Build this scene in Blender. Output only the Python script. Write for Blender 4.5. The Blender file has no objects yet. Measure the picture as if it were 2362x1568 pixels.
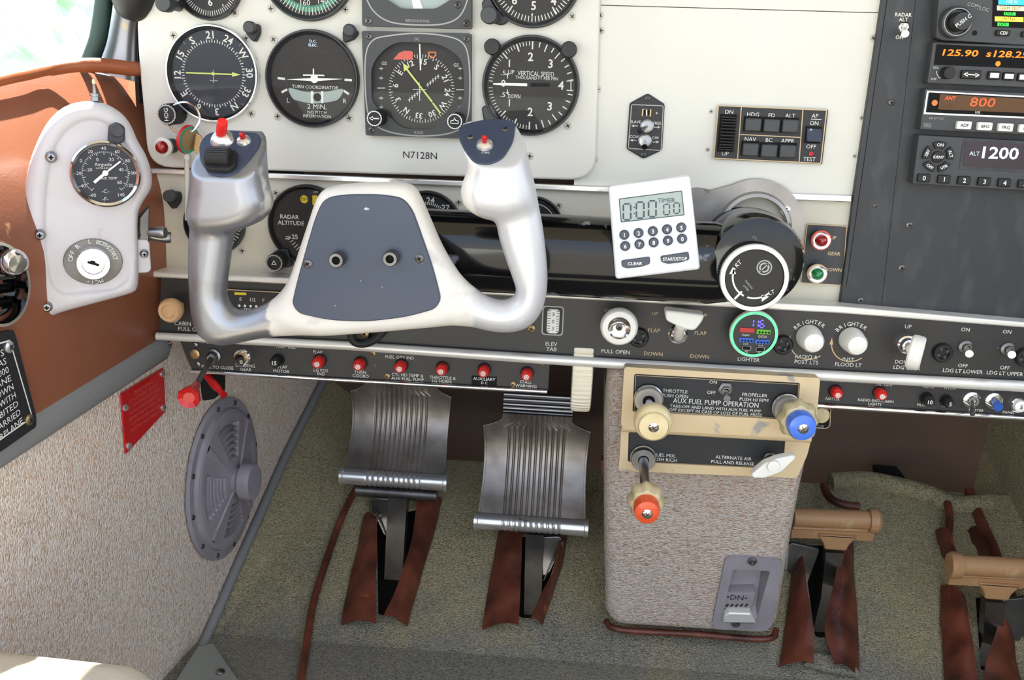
import bpy, bmesh, math, random
import numpy as np
from mathutils import Matrix, Vector
random.seed(7)
PI = math.pi
SC = bpy.context.scene
COL = SC.collection
# ---------------------------------------------------------------- camera
def _cam():
    p, y, r, F = math.radians(15.3), math.radians(4.0), math.radians(2.12), 2200.0
    f = Vector((-math.sin(y)*math.cos(p), math.cos(y)*math.cos(p), -math.sin(p)))
    rt = Vector((math.cos(y), math.sin(y), 0)); up = rt.cross(f)
    R = rt*math.cos(r)+up*math.sin(r); U = up*math.cos(r)-rt*math.sin(r)
    return f, R, U, F
CF, CR, CU, FPX = _cam()
CO = Vector((0, -.82, .58))
cd = bpy.data.cameras.new('camera'); cam = bpy.data.objects.new('camera', cd); COL.objects.link(cam)
cam.matrix_world = Matrix(((CR.x, CU.x, -CF.x, CO.x), (CR.y, CU.y, -CF.y, CO.y), (CR.z, CU.z, -CF.z, CO.z), (0, 0, 0, 1)))
cd.sensor_width = 36; cd.lens = 36*FPX/2362; cd.clip_start = .01; cd.clip_end = 500
SC.camera = cam
SC.view_settings.view_transform = 'Standard'; SC.view_settings.look = 'None'
SC.view_settings.gamma = 1; SC.view_settings.use_curve_mapping = False
SC.view_settings.exposure = 1.25
# ---------------------------------------------------------------- daylight
W = bpy.data.worlds.new('sky'); SC.world = W; W.use_nodes = True
nt = W.node_tree; nt.nodes.clear()
tc = nt.nodes.new('ShaderNodeTexCoord'); sx = nt.nodes.new('ShaderNodeSeparateXYZ')
mr = nt.nodes.new('ShaderNodeMapRange'); mr.inputs['From Min'].default_value = -1
cr = nt.nodes.new('ShaderNodeValToRGB'); bg = nt.nodes.new('ShaderNodeBackground'); ow = nt.nodes.new('ShaderNodeOutputWorld')
nt.links.new(tc.outputs['Generated'], sx.inputs[0]); nt.links.new(sx.outputs['Z'], mr.inputs['Value'])
nt.links.new(mr.outputs[0], cr.inputs[0]); nt.links.new(cr.outputs[0], bg.inputs[0]); nt.links.new(bg.outputs[0], ow.inputs[0])
el = cr.color_ramp.elements
el[0].position = 0; el[0].color = (.84, .74, .62, 1)
el[1].position = 1; el[1].color = (.42, .62, 1.0, 1)
for ps, c in ((.44, (.94, .87, .77, 1)), (.50, (.98, .97, .94, 1)), (.60, (.82, .92, 1.08, 1))):
    e = el.new(ps); e.color = c
bg.inputs['Strength'].default_value = 1.0
sd = bpy.data.lights.new('sun', 'SUN'); sun = bpy.data.objects.new('sun', sd); COL.objects.link(sun)
sd.energy = 13.0; sd.angle = math.radians(1.0); sd.color = (1, .95, .86)
sun.rotation_euler = Vector((.16, -.38, -.9)).to_track_quat('-Z', 'Y').to_euler()
sun.location = (-2, 2, 3)

# ---------------------------------------------------------------- materials
def lin(c):
    o = []
    for x in c[:3]:
        x /= 255.0
        o.append(x/12.92 if x <= .04045 else ((x+.055)/1.055)**2.4)
    return (*o, 1)
MATS = {}
def mat(name, col, rough=.5, metal=0, var=None, bump=None, emit=0, coat=0, spec=.5, wear=None, sheen=0):
    """var=(scale, colour2, lo, hi[, stretch]) ; bump=(scale,strength,dist) ; wear=(scale, colour, lo, hi)"""
    m = bpy.data.materials.new(name); m.use_nodes = True; t = m.node_tree; N = t.nodes; L = t.links
    b = N['Principled BSDF']
    b.inputs['Base Color'].default_value = lin(col); b.inputs['Roughness'].default_value = rough
    b.inputs['Metallic'].default_value = metal; b.inputs['Specular IOR Level'].default_value = spec
    b.inputs['Coat Weight'].default_value = coat
    if sheen: b.inputs['Sheen Weight'].default_value = sheen
    if emit:
        b.inputs['Emission Color'].default_value = lin(col); b.inputs['Emission Strength'].default_value = emit
    co = None
    def coords():
        return N.new('ShaderNodeTexCoord').outputs['Object']
    cur = None
    for k, v in (('var', var), ('wear', wear)):
        if not v: continue
        nz = N.new('ShaderNodeTexNoise'); nz.inputs['Scale'].default_value = v[0]; nz.inputs['Detail'].default_value = 6
        src = coords()
        if len(v) > 4:
            mp = N.new('ShaderNodeMapping'); mp.inputs['Scale'].default_value = v[4]; L.new(src, mp.inputs[0]); src = mp.outputs[0]
        L.new(src, nz.inputs['Vector'])
        mr = N.new('ShaderNodeMapRange'); mr.inputs['From Min'].default_value = v[2]; mr.inputs['From Max'].default_value = v[3]
        L.new(nz.outputs['Fac'], mr.inputs['Value'])
        mx = N.new('ShaderNodeMix'); mx.data_type = 'RGBA'; L.new(mr.outputs[0], mx.inputs[0])
        if cur: L.new(cur, mx.inputs[6])
        else: mx.inputs[6].default_value = lin(col)
        mx.inputs[7].default_value = lin(v[1]); cur = mx.outputs[2]
    if cur: L.new(cur, b.inputs['Base Color'])
    if bump:
        nz = N.new('ShaderNodeTexNoise'); nz.inputs['Scale'].default_value = bump[0]; nz.inputs['Detail'].default_value = 4
        src = coords()
        if len(bump) > 3:
            mp = N.new('ShaderNodeMapping'); mp.inputs['Scale'].default_value = bump[3]; L.new(src, mp.inputs[0]); src = mp.outputs[0]
        L.new(src, nz.inputs['Vector'])
        bp = N.new('ShaderNodeBump'); bp.inputs['Strength'].default_value = bump[1]; bp.inputs['Distance'].default_value = bump[2]
        L.new(nz.outputs['Fac'], bp.inputs['Height']); L.new(bp.outputs[0], b.inputs['Normal'])
    MATS[name] = m; return m
def weave(name, cols, scale, stretch, strength=1.0, dist=.002, grey=None):
    """short loops of thread: voronoi cells coloured at random from cols"""
    m = bpy.data.materials.new(name); m.use_nodes = True; t = m.node_tree; N = t.nodes; L = t.links
    b = N['Principled BSDF']; b.inputs['Roughness'].default_value = .95; b.inputs['Specular IOR Level'].default_value = .15
    c = N.new('ShaderNodeTexCoord'); mp = N.new('ShaderNodeMapping'); mp.inputs['Scale'].default_value = stretch
    L.new(c.outputs['Object'], mp.inputs[0])
    vo = N.new('ShaderNodeTexVoronoi'); vo.inputs['Scale'].default_value = scale; L.new(mp.outputs[0], vo.inputs['Vector'])
    sp = N.new('ShaderNodeSeparateColor'); L.new(vo.outputs['Color'], sp.inputs[0])
    nz = N.new('ShaderNodeTexNoise'); nz.inputs['Scale'].default_value = 9; nz.inputs['Detail'].default_value = 5; L.new(c.outputs['Object'], nz.inputs['Vector'])
    ad = N.new('ShaderNodeMath'); ad.operation = 'MULTIPLY_ADD'; ad.inputs[1].default_value = .5; L.new(nz.outputs['Fac'], ad.inputs[0])
    ml = N.new('ShaderNodeMath'); ml.operation = 'MULTIPLY_ADD'; ml.inputs[1].default_value = .8; ml.inputs[2].default_value = -.15
    L.new(sp.outputs[0], ml.inputs[0]); L.new(ml.outputs[0], ad.inputs[2])
    r = N.new('ShaderNodeValToRGB'); r.color_ramp.elements.remove(r.color_ramp.elements[1])
    r.color_ramp.elements[0].position = 0; r.color_ramp.elements[0].color = lin(cols[0])
    for i, cc in enumerate(cols[1:]):
        e = r.color_ramp.elements.new((i+1)/(len(cols)-1)); e.color = lin(cc)
    L.new(ad.outputs[0], r.inputs[0]); L.new(r.outputs[0], b.inputs['Base Color'])
    if grey:   # trodden, soiled part of the carpet near the heels
        s = N.new('ShaderNodeSeparateXYZ'); L.new(c.outputs['Object'], s.inputs[0])
        n2 = N.new('ShaderNodeTexNoise'); n2.inputs['Scale'].default_value = 14; n2.inputs['Detail'].default_value = 6; L.new(c.outputs['Object'], n2.inputs['Vector'])
        q = N.new('ShaderNodeMath'); q.operation = 'MULTIPLY_ADD'; q.inputs[1].default_value = .30; L.new(n2.outputs['Fac'], q.inputs[0]); L.new(s.outputs['Y'], q.inputs[2])
        g = N.new('ShaderNodeMapRange'); g.inputs['From Min'].default_value = grey[0]+.15; g.inputs['From Max'].default_value = grey[1]+.15; g.inputs['To Min'].default_value = .8; g.inputs['To Max'].default_value = 0; L.new(q.outputs[0], g.inputs['Value'])
        hs = N.new('ShaderNodeHueSaturation'); hs.inputs['Saturation'].default_value = .25; hs.inputs['Value'].default_value = .60; L.new(r.outputs[0], hs.inputs['Color'])
        mx = N.new('ShaderNodeMix'); mx.data_type = 'RGBA'; L.new(g.outputs[0], mx.inputs[0]); L.new(r.outputs[0], mx.inputs[6]); L.new(hs.outputs[0], mx.inputs[7]); L.new(mx.outputs[2], b.inputs['Base Color'])
    bp = N.new('ShaderNodeBump'); bp.inputs['Strength'].default_value = strength; bp.inputs['Distance'].default_value = dist; bp.invert = True
    L.new(vo.outputs['Distance'], bp.inputs['Height']); L.new(bp.outputs[0], b.inputs['Normal'])
    MATS[name] = m; return m
def glassmat(name, tint=(1, 1, 1), ior=1.45, rough=.02):
    m = bpy.data.materials.new(name); m.use_nodes = True; t = m.node_tree; N = t.nodes; L = t.links
    N.remove(N['Principled BSDF']); o = N['Material Output']
    tr = N.new('ShaderNodeBsdfTransparent'); tr.inputs[0].default_value = (*tint, 1)
    g = N.new('ShaderNodeBsdfGlossy'); g.inputs['Roughness'].default_value = rough
    fr = N.new('ShaderNodeFresnel'); fr.inputs[0].default_value = ior
    mx = N.new('ShaderNodeMixShader'); L.new(fr.outputs[0], mx.inputs[0]); L.new(tr.outputs[0], mx.inputs[1]); L.new(g.outputs[0], mx.inputs[2])
    L.new(mx.outputs[0], o.inputs[0]); MATS[name] = m; return m

mat('cream', (216, 215, 208), .42, bump=(900, .04, .0004), var=(6, (209, 207, 197), .35, .7))
mat('cream_lower', (202, 199, 186), .45, bump=(900, .04, .0004), var=(9, (196, 190, 170), .35, .7))
mat('silver', (225, 225, 225), .28, .8, wear=(40, (170, 166, 160), .58, .68, (1, 6, 6)))
mat('silver_paint', (226, 224, 218), .35, .35, wear=(30, (200, 195, 186), .6, .7, (1, 6, 6)))
mat('chrome', (225, 225, 228), .12, 1)
mat('steel', (150, 150, 152), .3, 1)
mat('dark_steel', (124, 122, 120), .38, .85, var=(30, (92, 90, 88), .35, .65))
mat('pedal_steel', (168, 160, 152), .36, .8, var=(25, (124, 116, 108), .35, .65), bump=(160, .15, .0006))
mat('brass', (176, 150, 110), .35, .9)
mat('black_panel', (40, 40, 42), .42, var=(12, (46, 44, 43), .4, .6), wear=(160, (92, 90, 86), .70, .76))
mat('radio_black', (42, 44, 48), .45, wear=(24, (60, 60, 62), .5, .7, (3, 1, 1)))
mat('bezel', (30, 32, 36), .35)
mat('bezel_grey', (58, 60, 63), .5)
mat('rubber', (24, 24, 25), .6)
mat('black_gloss', (9, 9, 12), .12, coat=.15, spec=.4, wear=(55, (120, 122, 132), .66, .72))
mat('black_soft', (34, 35, 38), .55)
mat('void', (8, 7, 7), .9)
mat('dial', (34, 30, 29), .6)
mat('dial_blue', (32, 38, 50), .55)
mat('white', (238, 238, 234), .5)
mat('ink', (225, 225, 218), .6)
mat('ink_dim', (165, 165, 160), .6)
mat('ink_dark', (40, 38, 36), .6)
mat('ink_tan', (205, 178, 140), .6)
mat('needle_white', (248, 248, 244), .5)
mat('needle_yellow', (214, 224, 120), .5)
mat('screw_head', (186, 182, 172), .5, .3)
mat('cast_steel', (170, 166, 162), .42, .6, var=(16, (130, 128, 126), .4, .65), wear=(60, (100, 92, 84), .66, .72))
mat('green_arc', (60, 140, 110), .5)
mat('yellow', (226, 200, 40), .5)
mat('orange_ink', (220, 120, 50), .5)
mat('flag_red', (222, 96, 84), .5)
mat('lens_red', (150, 10, 12), .12, coat=1)
mat('lens_green', (20, 120, 62), .12, coat=1)
mat('red', (196, 22, 24), .35, coat=.3)
mat('red_bright', (236, 44, 40), .35, coat=.3)
mat('red_breaker', (200, 28, 24), .3, coat=.4)
mat('blue_button', (30, 80, 170), .35)
mat('blue_knob', (72, 120, 225), .35, coat=.3)
mat('orange_knob', (228, 84, 40), .35, coat=.3)
mat('ivory', (232, 214, 168), .38, coat=.2, var=(60, (214, 190, 136), .45, .75))
mat('ivory_old', (206, 190, 150), .5, var=(60, (168, 156, 112), .4, .7))
mat('white_knob', (236, 234, 226), .35, coat=.2)
mat('peach_knob', (214, 172, 128), .4, coat=.2)
mat('tan_paint', (218, 196, 158), .45, wear=(38, (160, 154, 146), .62, .68), var=(8, (206, 180, 138), .35, .7), bump=(60, .1, .001))
mat('tan_pedal', (176, 134, 94), .42, wear=(40, (190, 160, 120), .62, .7))
mat('clear_plastic', (212, 210, 200), .2, spec=.8)
mat('leather', (148, 92, 66), .38, var=(5, (128, 78, 56), .3, .7), bump=(420, .22, .0008), wear=(45, (206, 150, 112), .72, .76))
mat('leather_trim', (150, 82, 46), .45, bump=(300, .3, .0008))
mat('leather_flap', (118, 62, 44), .42, var=(30, (62, 30, 22), .35, .7), bump=(120, .35, .002), wear=(50, (150, 84, 50), .68, .74))
mat('ivory_pale', (238, 230, 208), .4)
mat('welt', (132, 132, 132), .7, bump=(500, .3, .0006))
mat('green_seal', (8, 46, 40), .5, wear=(60, (120, 110, 90), .68, .72))
mat('post_silver', (172, 173, 178), .3, .8, wear=(30, (190, 180, 158), .60, .64, (1, 1, .35)), var=(50, (130, 90, 50), .66, .72))
mat('white_cast', (206, 202, 205), .4, var=(14, (196, 191, 193), .4, .7), wear=(22, (180, 154, 120), .66, .70), bump=(30, .08, .001))
mat('grille', (158, 152, 158), .5, var=(20, (140, 134, 140), .35, .65))
mat('bulkhead', (104, 80, 64), .6, var=(5, (86, 66, 54), .35, .65))
mat('seat_cloth', (214, 202, 180), .9, bump=(700, .5, .001))
mat('sill', (150, 156, 150), .45, .3)
mat('blue_plate', (54, 64, 84), .42, wear=(110, (190, 196, 204), .70, .73), var=(9, (62, 70, 88), .4, .6))
mat('timer_white', (222, 225, 228), .4)
mat('timer_key', (66, 72, 86), .4)
mat('lcd', (158, 172, 168), .35)
mat('lcd_ink', (58, 72, 84), .5)
mat('screen_black', (10, 8, 9), .3, spec=.12)
mat('screen_brown', (92, 66, 44), .3, spec=.2)
mat('screen_plum', (44, 30, 38), .3)
mat('led_amber', (255, 118, 0), .5, emit=.42)
mat('led_orange', (255, 80, 30), .5, emit=.36)
mat('lcd_white', (190, 214, 235), .5, emit=.45)
mat('led_green', (90, 224, 140), .5, emit=.45)
mat('led_violet', (84, 70, 250), .5, emit=1.2)
mat('scr_cyan', (40, 160, 190), .5, emit=.4)
mat('scr_yellow', (240, 210, 60), .5, emit=.4)
mat('scr_tan', (235, 205, 150), .5, emit=.4)
mat('scr_green', (40, 210, 60), .5, emit=.4)
mat('usb_red', (190, 40, 40), .4); mat('usb_green', (90, 170, 30), .4); mat('usb_blue', (30, 90, 190), .4)
mat('grass_field', (205, 208, 198), .9, var=(.3, (196, 206, 186), .45, .75))
mat('tree_leaf', (150, 186, 158), .9, var=(2, (190, 208, 188), .35, .65))
weave('wall_carpet', [(190, 166, 142), (222, 200, 178), (236, 223, 210), (242, 231, 220), (216, 160, 116)], 800, (1, .55, 1.6), .8, .0014)
weave('pedestal_carpet', [(152, 126, 106), (184, 166, 150), (204, 194, 186), (212, 202, 192), (180, 124, 88)], 880, (.45, 1, 1.6), .9, .0014)
weave('floor_carpet', [(122, 113, 88), (160, 150, 116), (182, 172, 136), (196, 186, 152), (168, 146, 100)], 820, (1, 1, 1), 1, .0018, (.0, .10))
glassmat('glass', (1, 1, 1), 1.22)
glassmat('window_glass', (.97, 1, .98), 1.3)

# yoke casting: bare metal on the hand grips, cream paint on the hub
def yoke_mat():
    m = bpy.data.materials.new('yoke_cast'); m.use_nodes = True; t = m.node_tree; N = t.nodes; L = t.links
    b = N['Principled BSDF']; c = N.new('ShaderNodeTexCoord'); s = N.new('ShaderNodeSeparateXYZ'); L.new(c.outputs['Object'], s.inputs[0])
    nz = N.new('ShaderNodeTexNoise'); nz.inputs['Scale'].default_value = 60; nz.inputs['Detail'].default_value = 6; L.new(c.outputs['Object'], nz.inputs['Vector'])
    n1 = N.new('ShaderNodeMath'); n1.operation = 'MULTIPLY_ADD'; n1.inputs[1].default_value = .02; L.new(nz.outputs['Fac'], n1.inputs[0]); L.new(s.outputs['X'], n1.inputs[2])
    g = N.new('ShaderNodeMapRange'); g.inputs['From Min'].default_value = -.065; g.inputs['From Max'].default_value = -.062   # left of here: bare
    L.new(n1.outputs[0], g.inputs['Value'])
    r = N.new('ShaderNodeMapRange'); r.inputs['From Min'].default_value = .088; r.inputs['From Max'].default_value = .091
    L.new(n1.outputs[0], r.inputs['Value'])
    mx = N.new('ShaderNodeMix'); mx.data_type = 'RGBA'; L.new(g.outputs[0], mx.inputs[0]); mx.inputs[6].default_value = lin((168, 170, 176)); mx.inputs[7].default_value = lin((224, 220, 212))
    mx2 = N.new('ShaderNodeMix'); mx2.data_type = 'RGBA'; L.new(r.outputs[0], mx2.inputs[0]); L.new(mx.outputs[2], mx2.inputs[6]); mx2.inputs[7].default_value = lin((206, 206, 209))
    n2 = N.new('ShaderNodeTexNoise'); n2.inputs['Scale'].default_value = 38; n2.inputs['Detail'].default_value = 8; L.new(c.outputs['Object'], n2.inputs['Vector'])
    w = N.new('ShaderNodeMapRange'); w.inputs['From Min'].default_value = .60; w.inputs['From Max'].default_value = .70; w.inputs['To Max'].default_value = .35; L.new(n2.outputs['Fac'], w.inputs['Value'])
    mx3 = N.new('ShaderNodeMix'); mx3.data_type = 'RGBA'; L.new(w.outputs[0], mx3.inputs[0]); L.new(mx2.outputs[2], mx3.inputs[6]); mx3.inputs[7].default_value = lin((150, 146, 140))
    L.new(mx3.outputs[2], b.inputs['Base Color'])
    me = N.new('ShaderNodeMapRange'); me.inputs['From Min'].default_value = 0; me.inputs['To Min'].default_value = .85; me.inputs['To Max'].default_value = .0; L.new(g.outputs[0], me.inputs['Value'])
    ad = N.new('ShaderNodeMath'); ad.operation = 'MULTIPLY_ADD'; ad.inputs[1].default_value = .35; L.new(r.outputs[0], ad.inputs[0]); L.new(me.outputs[0], ad.inputs[2])
    L.new(ad.outputs[0], b.inputs['Metallic']); b.inputs['Roughness'].default_value = .4
    bp = N.new('ShaderNodeBump'); bp.inputs['Strength'].default_value = .12; bp.inputs['Distance'].default_value = .001; L.new(n2.outputs['Fac'], bp.inputs['Height']); L.new(bp.outputs[0], b.inputs['Normal'])
    MATS['yoke_cast'] = m
yoke_mat()

# ---------------------------------------------------------------- frames
def ray(u, v): return CF*FPX + CR*(u-1181) - CU*(v-784)
class Fr:
    """a local frame: x right, y up, z out of the surface"""
    def __init__(s, o, x, y):
        s.o = Vector(o); s.x = Vector(x).normalized(); s.z = s.x.cross(Vector(y)).normalized(); s.y = s.z.cross(s.x)
        s.M = Matrix(((s.x.x, s.y.x, s.z.x, s.o.x), (s.x.y, s.y.y, s.z.y, s.o.y), (s.x.z, s.y.z, s.z.z, s.o.z), (0, 0, 0, 1)))
    def uv(s, u, v, h=0):
        d = ray(u, v); t = (h-(CO-s.o).dot(s.z))/d.dot(s.z); P = CO+d*t-s.o
        return (P.dot(s.x), P.dot(s.y))
    def pts(s, L, h=0): return [s.uv(u, v, h) for u, v in L]
    def p3(s, u, v, h=0): a = s.uv(u, v, h); return (a[0], a[1], h)
    def s(s_, u, v, h=0):
        a = s_.uv(u-5, v, h); b = s_.uv(u+5, v, h); return math.hypot(a[0]-b[0], a[1]-b[1])/10
    def at(s, u, v, h=0, rot=0):
        a = s.uv(u, v, h); o = s.o+s.x*a[0]+s.y*a[1]+s.z*h
        c, n = math.cos(rot), math.sin(rot)
        return Fr(o, s.x*c+s.y*n, s.y*c-s.x*n)
    def w(s, p): return s.o+s.x*p[0]+s.y*p[1]+s.z*p[2]
PAN = lambda y: Fr((0, y, 0), (1, 0, 0), (0, 0, 1))
P0 = PAN(0)
WX = -.382
WALL = Fr((WX, 0, 0), (.12, 1, 0), (0, 0, 1))
FY = .05; FS = .46
SLOPE = Fr((0, FY, 0), (1, 0, 0), (0, 1, FS))
FLAT = Fr((0, 0, 0), (1, 0, 0), (0, 1, 0))

# ---------------------------------------------------------------- shapes
_fcache = {}
_fc = bpy.data.curves.new('lettering', 'FONT'); _fo = bpy.data.objects.new('lettering', _fc); COL.objects.link(_fo)
def glyphs(s, bold=False):
    k = (s, bold)
    if k in _fcache: return _fcache[k]
    _fc.body = s; _fc.size = 1; _fc.resolution_u = 2; _fc.align_x = 'LEFT'; _fc.offset = .018 if bold else 0
    dg = bpy.context.evaluated_depsgraph_get(); dg.update()
    me = bpy.data.meshes.new_from_object(_fo.evaluated_get(dg))
    V = [(v.co.x, v.co.y) for v in me.vertices]; F = [tuple(p.vertices) for p in me.polygons]
    bpy.data.meshes.remove(me)
    _fcache[k] = (V, F); return _fcache[k]
CAPH = max(v[1] for v in glyphs('H')[0])
def rrect(cx, cy, w, h, r, n=5):
    P = []
    for sx, sy, a0 in ((1, 1, 0), (-1, 1, 90), (-1, -1, 180), (1, -1, 270)):
        for i in range(n+1):
            a = math.radians(a0+90*i/n); P.append((cx+sx*(w/2-r)+r*math.cos(a), cy+sy*(h/2-r)+r*math.sin(a)))
    return P
def roundpoly(P, r, n=4):
    """round the corners of a polygon"""
    O = []
    N = len(P)
    for i in range(N):
        a = Vector(P[i-1]); b = Vector(P[i]); c = Vector(P[(i+1) % N])
        d1 = (a-b); d2 = (c-b); rr = min(r, d1.length*.45, d2.length*.45)
        p = b+d1.normalized()*rr; q = b+d2.normalized()*rr
        for k in range(n+1):
            t = k/n; O.append(tuple(p*(1-t)**2+b*2*t*(1-t)+q*t*t))
    return O
def catmull(P, n=6, closed=True):
    O = []; N = len(P); P = [Vector(p) for p in P]
    rng = range(N) if closed else range(N-1)
    for i in rng:
        if closed: a, b, c, d = P[i-1], P[i], P[(i+1) % N], P[(i+2) % N]
        else: a, b, c, d = P[max(i-1, 0)], P[i], P[i+1], P[min(i+2, N-1)]
        for k in range(n):
            t = k/n
            O.append(tuple(.5*((2*b)+(c-a)*t+(2*a-5*b+4*c-d)*t*t+(-a+3*b-3*c+d)*t**3)))
    if not closed: O.append(tuple(P[-1]))
    return O
def area(P): return sum(P[i-1][0]*P[i][1]-P[i][0]*P[i-1][1] for i in range(len(P)))/2
def inset(P, d):
    N = len(P); O = []
    for i in range(N):
        a = Vector(P[i-1]); b = Vector(P[i]); c = Vector(P[(i+1) % N])
        e1 = (b-a); e2 = (c-b)
        if e1.length < 1e-9: e1 = e2
        if e2.length < 1e-9: e2 = e1
        e1.normalize(); e2.normalize()
        n1 = Vector((-e1.y, e1.x)); n2 = Vector((-e2.y, e2.x)); m = n1+n2
        if m.length < 1e-6: m = n1
        m.normalize(); k = max(m.dot(n1), .5); O.append(tuple(b+m*(d/k)))
    return O
class B:
    def __init__(s): s.v = []; s.f = []; s.m = []; s.mats = []; s.T = None
    def mi(s, m):
        if m not in s.mats: s.mats.append(m)
        return s.mats.index(m)
    def add(s, V, F, m):
        o = len(s.v)
        if s.T is not None: V = [tuple(s.T @ Vector(v)) for v in V]
        s.v += [tuple(v) for v in V]; k = s.mi(m)
        for f in F: s.f.append(tuple(i+o for i in f)); s.m.append(k)
        return s
    def poly(s, P, m, z=None):
        V = [(p[0], p[1], z if z is not None else p[2]) for p in P]; return s.add(V, [tuple(range(len(V)))], m)
    def prism(s, P, z0, z1, m, bev=0, capm=None, nb=3):
        if area(P) < 0: P = P[::-1]
        N = len(P); rings = [([(x, y, z0) for x, y in P])]
        if bev > 0:
            for k in range(nb+1):
                a = PI/2*k/nb; Q = inset(P, bev*(1-math.cos(a))) if k else P
                rings.append([(x, y, z1-bev+bev*math.sin(a)) for x, y in Q])
        else: rings.append([(x, y, z1) for x, y in P])
        V = [p for r in rings for p in r]; F = []
        for k in range(len(rings)-1):
            for i in range(N):
                j = (i+1) % N; F.append((k*N+i, k*N+j, (k+1)*N+j, (k+1)*N+i))
        s.add(V, F, m)
        s.add(rings[-1], [tuple(range(N))], capm or m)
        s.add(rings[0], [tuple(range(N))[::-1]], m); return s
    def box(s, cx, cy, cz, sx, sy, sz, m, bev=0):
        r = bev if bev else 0
        P = rrect(cx, cy, sx, sy, r, 3) if r else [(cx-sx/2, cy-sy/2), (cx+sx/2, cy-sy/2), (cx+sx/2, cy+sy/2), (cx-sx/2, cy+sy/2)]
        return s.prism(P, cz-sz/2, cz+sz/2, m, bev)
    def lathe(s, prof, m, n=40, cx=0, cy=0, mats=None, wob=None):
        V = []; F = []; K = len(prof)
        for r, z in prof:
            for i in range(n):
                a = 2*PI*i/n; q = r*(wob(a, z) if wob else 1); V.append((cx+q*math.cos(a), cy+q*math.sin(a), z))
        s_ = len(s.v)
        segs = {}
        for k in range(K-1):
            mm = mats[k] if mats else m
            segs.setdefault(mm, []).extend([(k*n+i, k*n+(i+1) % n, (k+1)*n+(i+1) % n, (k+1)*n+i) for i in range(n)])
        first = True
        o = len(s.v)
        if s.T is not None: V = [tuple(s.T @ Vector(v)) for v in V]
        s.v += V
        for mm, FF in segs.items():
            k = s.mi(mm)
            for f in FF: s.f.append(tuple(i+o for i in f)); s.m.append(k)
        if prof[-1][0] > 1e-6:
            s.f.append(tuple(o+(K-1)*n+i for i in range(n))); s.m.append(s.mi(mats[-1] if mats else m))
        return s
    def disc(s, r, z, m, cx=0, cy=0, n=48): return s.poly([(cx+r*math.cos(2*PI*i/n), cy+r*math.sin(2*PI*i/n)) for i in range(n)], m, z)
    def ring(s, r0, r1, z, m, cx=0, cy=0, n=64, a0=0, a1=360):
        V = []; F = []
        full = abs(a1-a0-360) < 1e-6; K = n if full else n+1
        for i in range(K):
            a = math.radians(a0+(a1-a0)*i/n); V += [(cx+r0*math.sin(a), cy+r0*math.cos(a), z), (cx+r1*math.sin(a), cy+r1*math.cos(a), z)]
        for i in range(n):
            j = (i+1) % K; F.append((2*i, 2*i+1, 2*j+1, 2*j))
        V2 = V
        return s.add(V2, [f[::-1] for f in F], m)
    def tube(s, P, R, m, n=12, cap=True, sq=1):
        P = [Vector(p) for p in P]
        if not hasattr(R, '__len__'): R = [R]*len(P)
        V = []; F = []; pn = None
        for i, p in enumerate(P):
            t = (P[min(i+1, len(P)-1)]-P[max(i-1, 0)]).normalized()
            if pn is None:
                pn = t.orthogonal().normalized() if abs(t.z) > .9 else t.cross(Vector((0, 0, 1))).normalized()
            pn = (pn-t*pn.dot(t)).normalized(); q = t.cross(pn)
            for k in range(n):
                a = 2*PI*k/n; V.append(tuple(p+pn*R[i]*math.cos(a)+q*R[i]*sq*math.sin(a)))
        for i in range(len(P)-1):
            for k in range(n): j = (k+1) % n; F.append((i*n+k, i*n+j, (i+1)*n+j, (i+1)*n+k))
        if cap: F += [tuple(range(n))[::-1], tuple((len(P)-1)*n+k for k in range(n))]
        return s.add(V, F, m)
    def bar(s, a, b, w, z, m):
        """flat stroke"""
        a = Vector(a); b = Vector(b); d = (b-a).normalized(); n = Vector((-d.y, d.x))*w/2
        return s.poly([tuple(a-n), tuple(b-n), tuple(b+n), tuple(a+n)], m, z)
    def line(s, P, w, z, m, closed=False):
        if closed: P = list(P)+[P[0]]
        for i in range(len(P)-1): s.bar(P[i], P[i+1], w, z, m)
        return s
    def outline(s, P, w, z, m):
        if area(P) < 0: P = P[::-1]
        Q = inset(P, w); N = len(P)
        return s.add([(x, y, z) for x, y in P]+[(x, y, z) for x, y in Q], [(i, (i+1) % N, N+(i+1) % N, N+i) for i in range(N)], m)
    def text(s, t, x, y, h, z, m='ink', rot=0, w=None, bold=False, ax='C', shear=0):
        V, F = glyphs(t, bold)
        if not V: return s
        k = h/CAPH; x0 = min(v[0] for v in V); x1 = max(v[0] for v in V)
        kx = k if w is None else w/(x1-x0)
        mx = {'C': (x0+x1)/2, 'L': x0, 'R': x1}[ax]; c, n = math.cos(rot), math.sin(rot)
        O = []
        for a, b in V:
            a = (a-mx)*kx; b = b*k-h/2; a += shear*b; O.append((x+a*c-b*n, y+a*n+b*c, z))
        return s.add(O, F, m)
    def arctext(s, t, cx, cy, r, a0, h, z, m='ink', step=None):
        step = step or h*1.05/r
        for i, ch in enumerate(t):
            if ch == ' ': continue
            a = a0+(i-(len(t)-1)/2)*step
            s.text(ch, cx+r*math.sin(a), cy+r*math.cos(a), h, z, m, rot=-a)
        return s
    def mesh(s, name):
        me = bpy.data.meshes.new(name); me.from_pydata(s.v, [], s.f)
        for m in s.mats: me.materials.append(MATS[m])
        me.polygons.foreach_set('material_index', s.m); me.update()
        return me
def finish(me, ang=38):
    me.polygons.foreach_set('use_smooth', [True]*len(me.polygons))
    me.set_sharp_from_angle(angle=math.radians(ang)); me.update(); return me
def fixn(me):
    bm = bmesh.new(); bm.from_mesh(me); bmesh.ops.recalc_face_normals(bm, faces=bm.faces); bm.to_mesh(me); bm.free()
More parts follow.
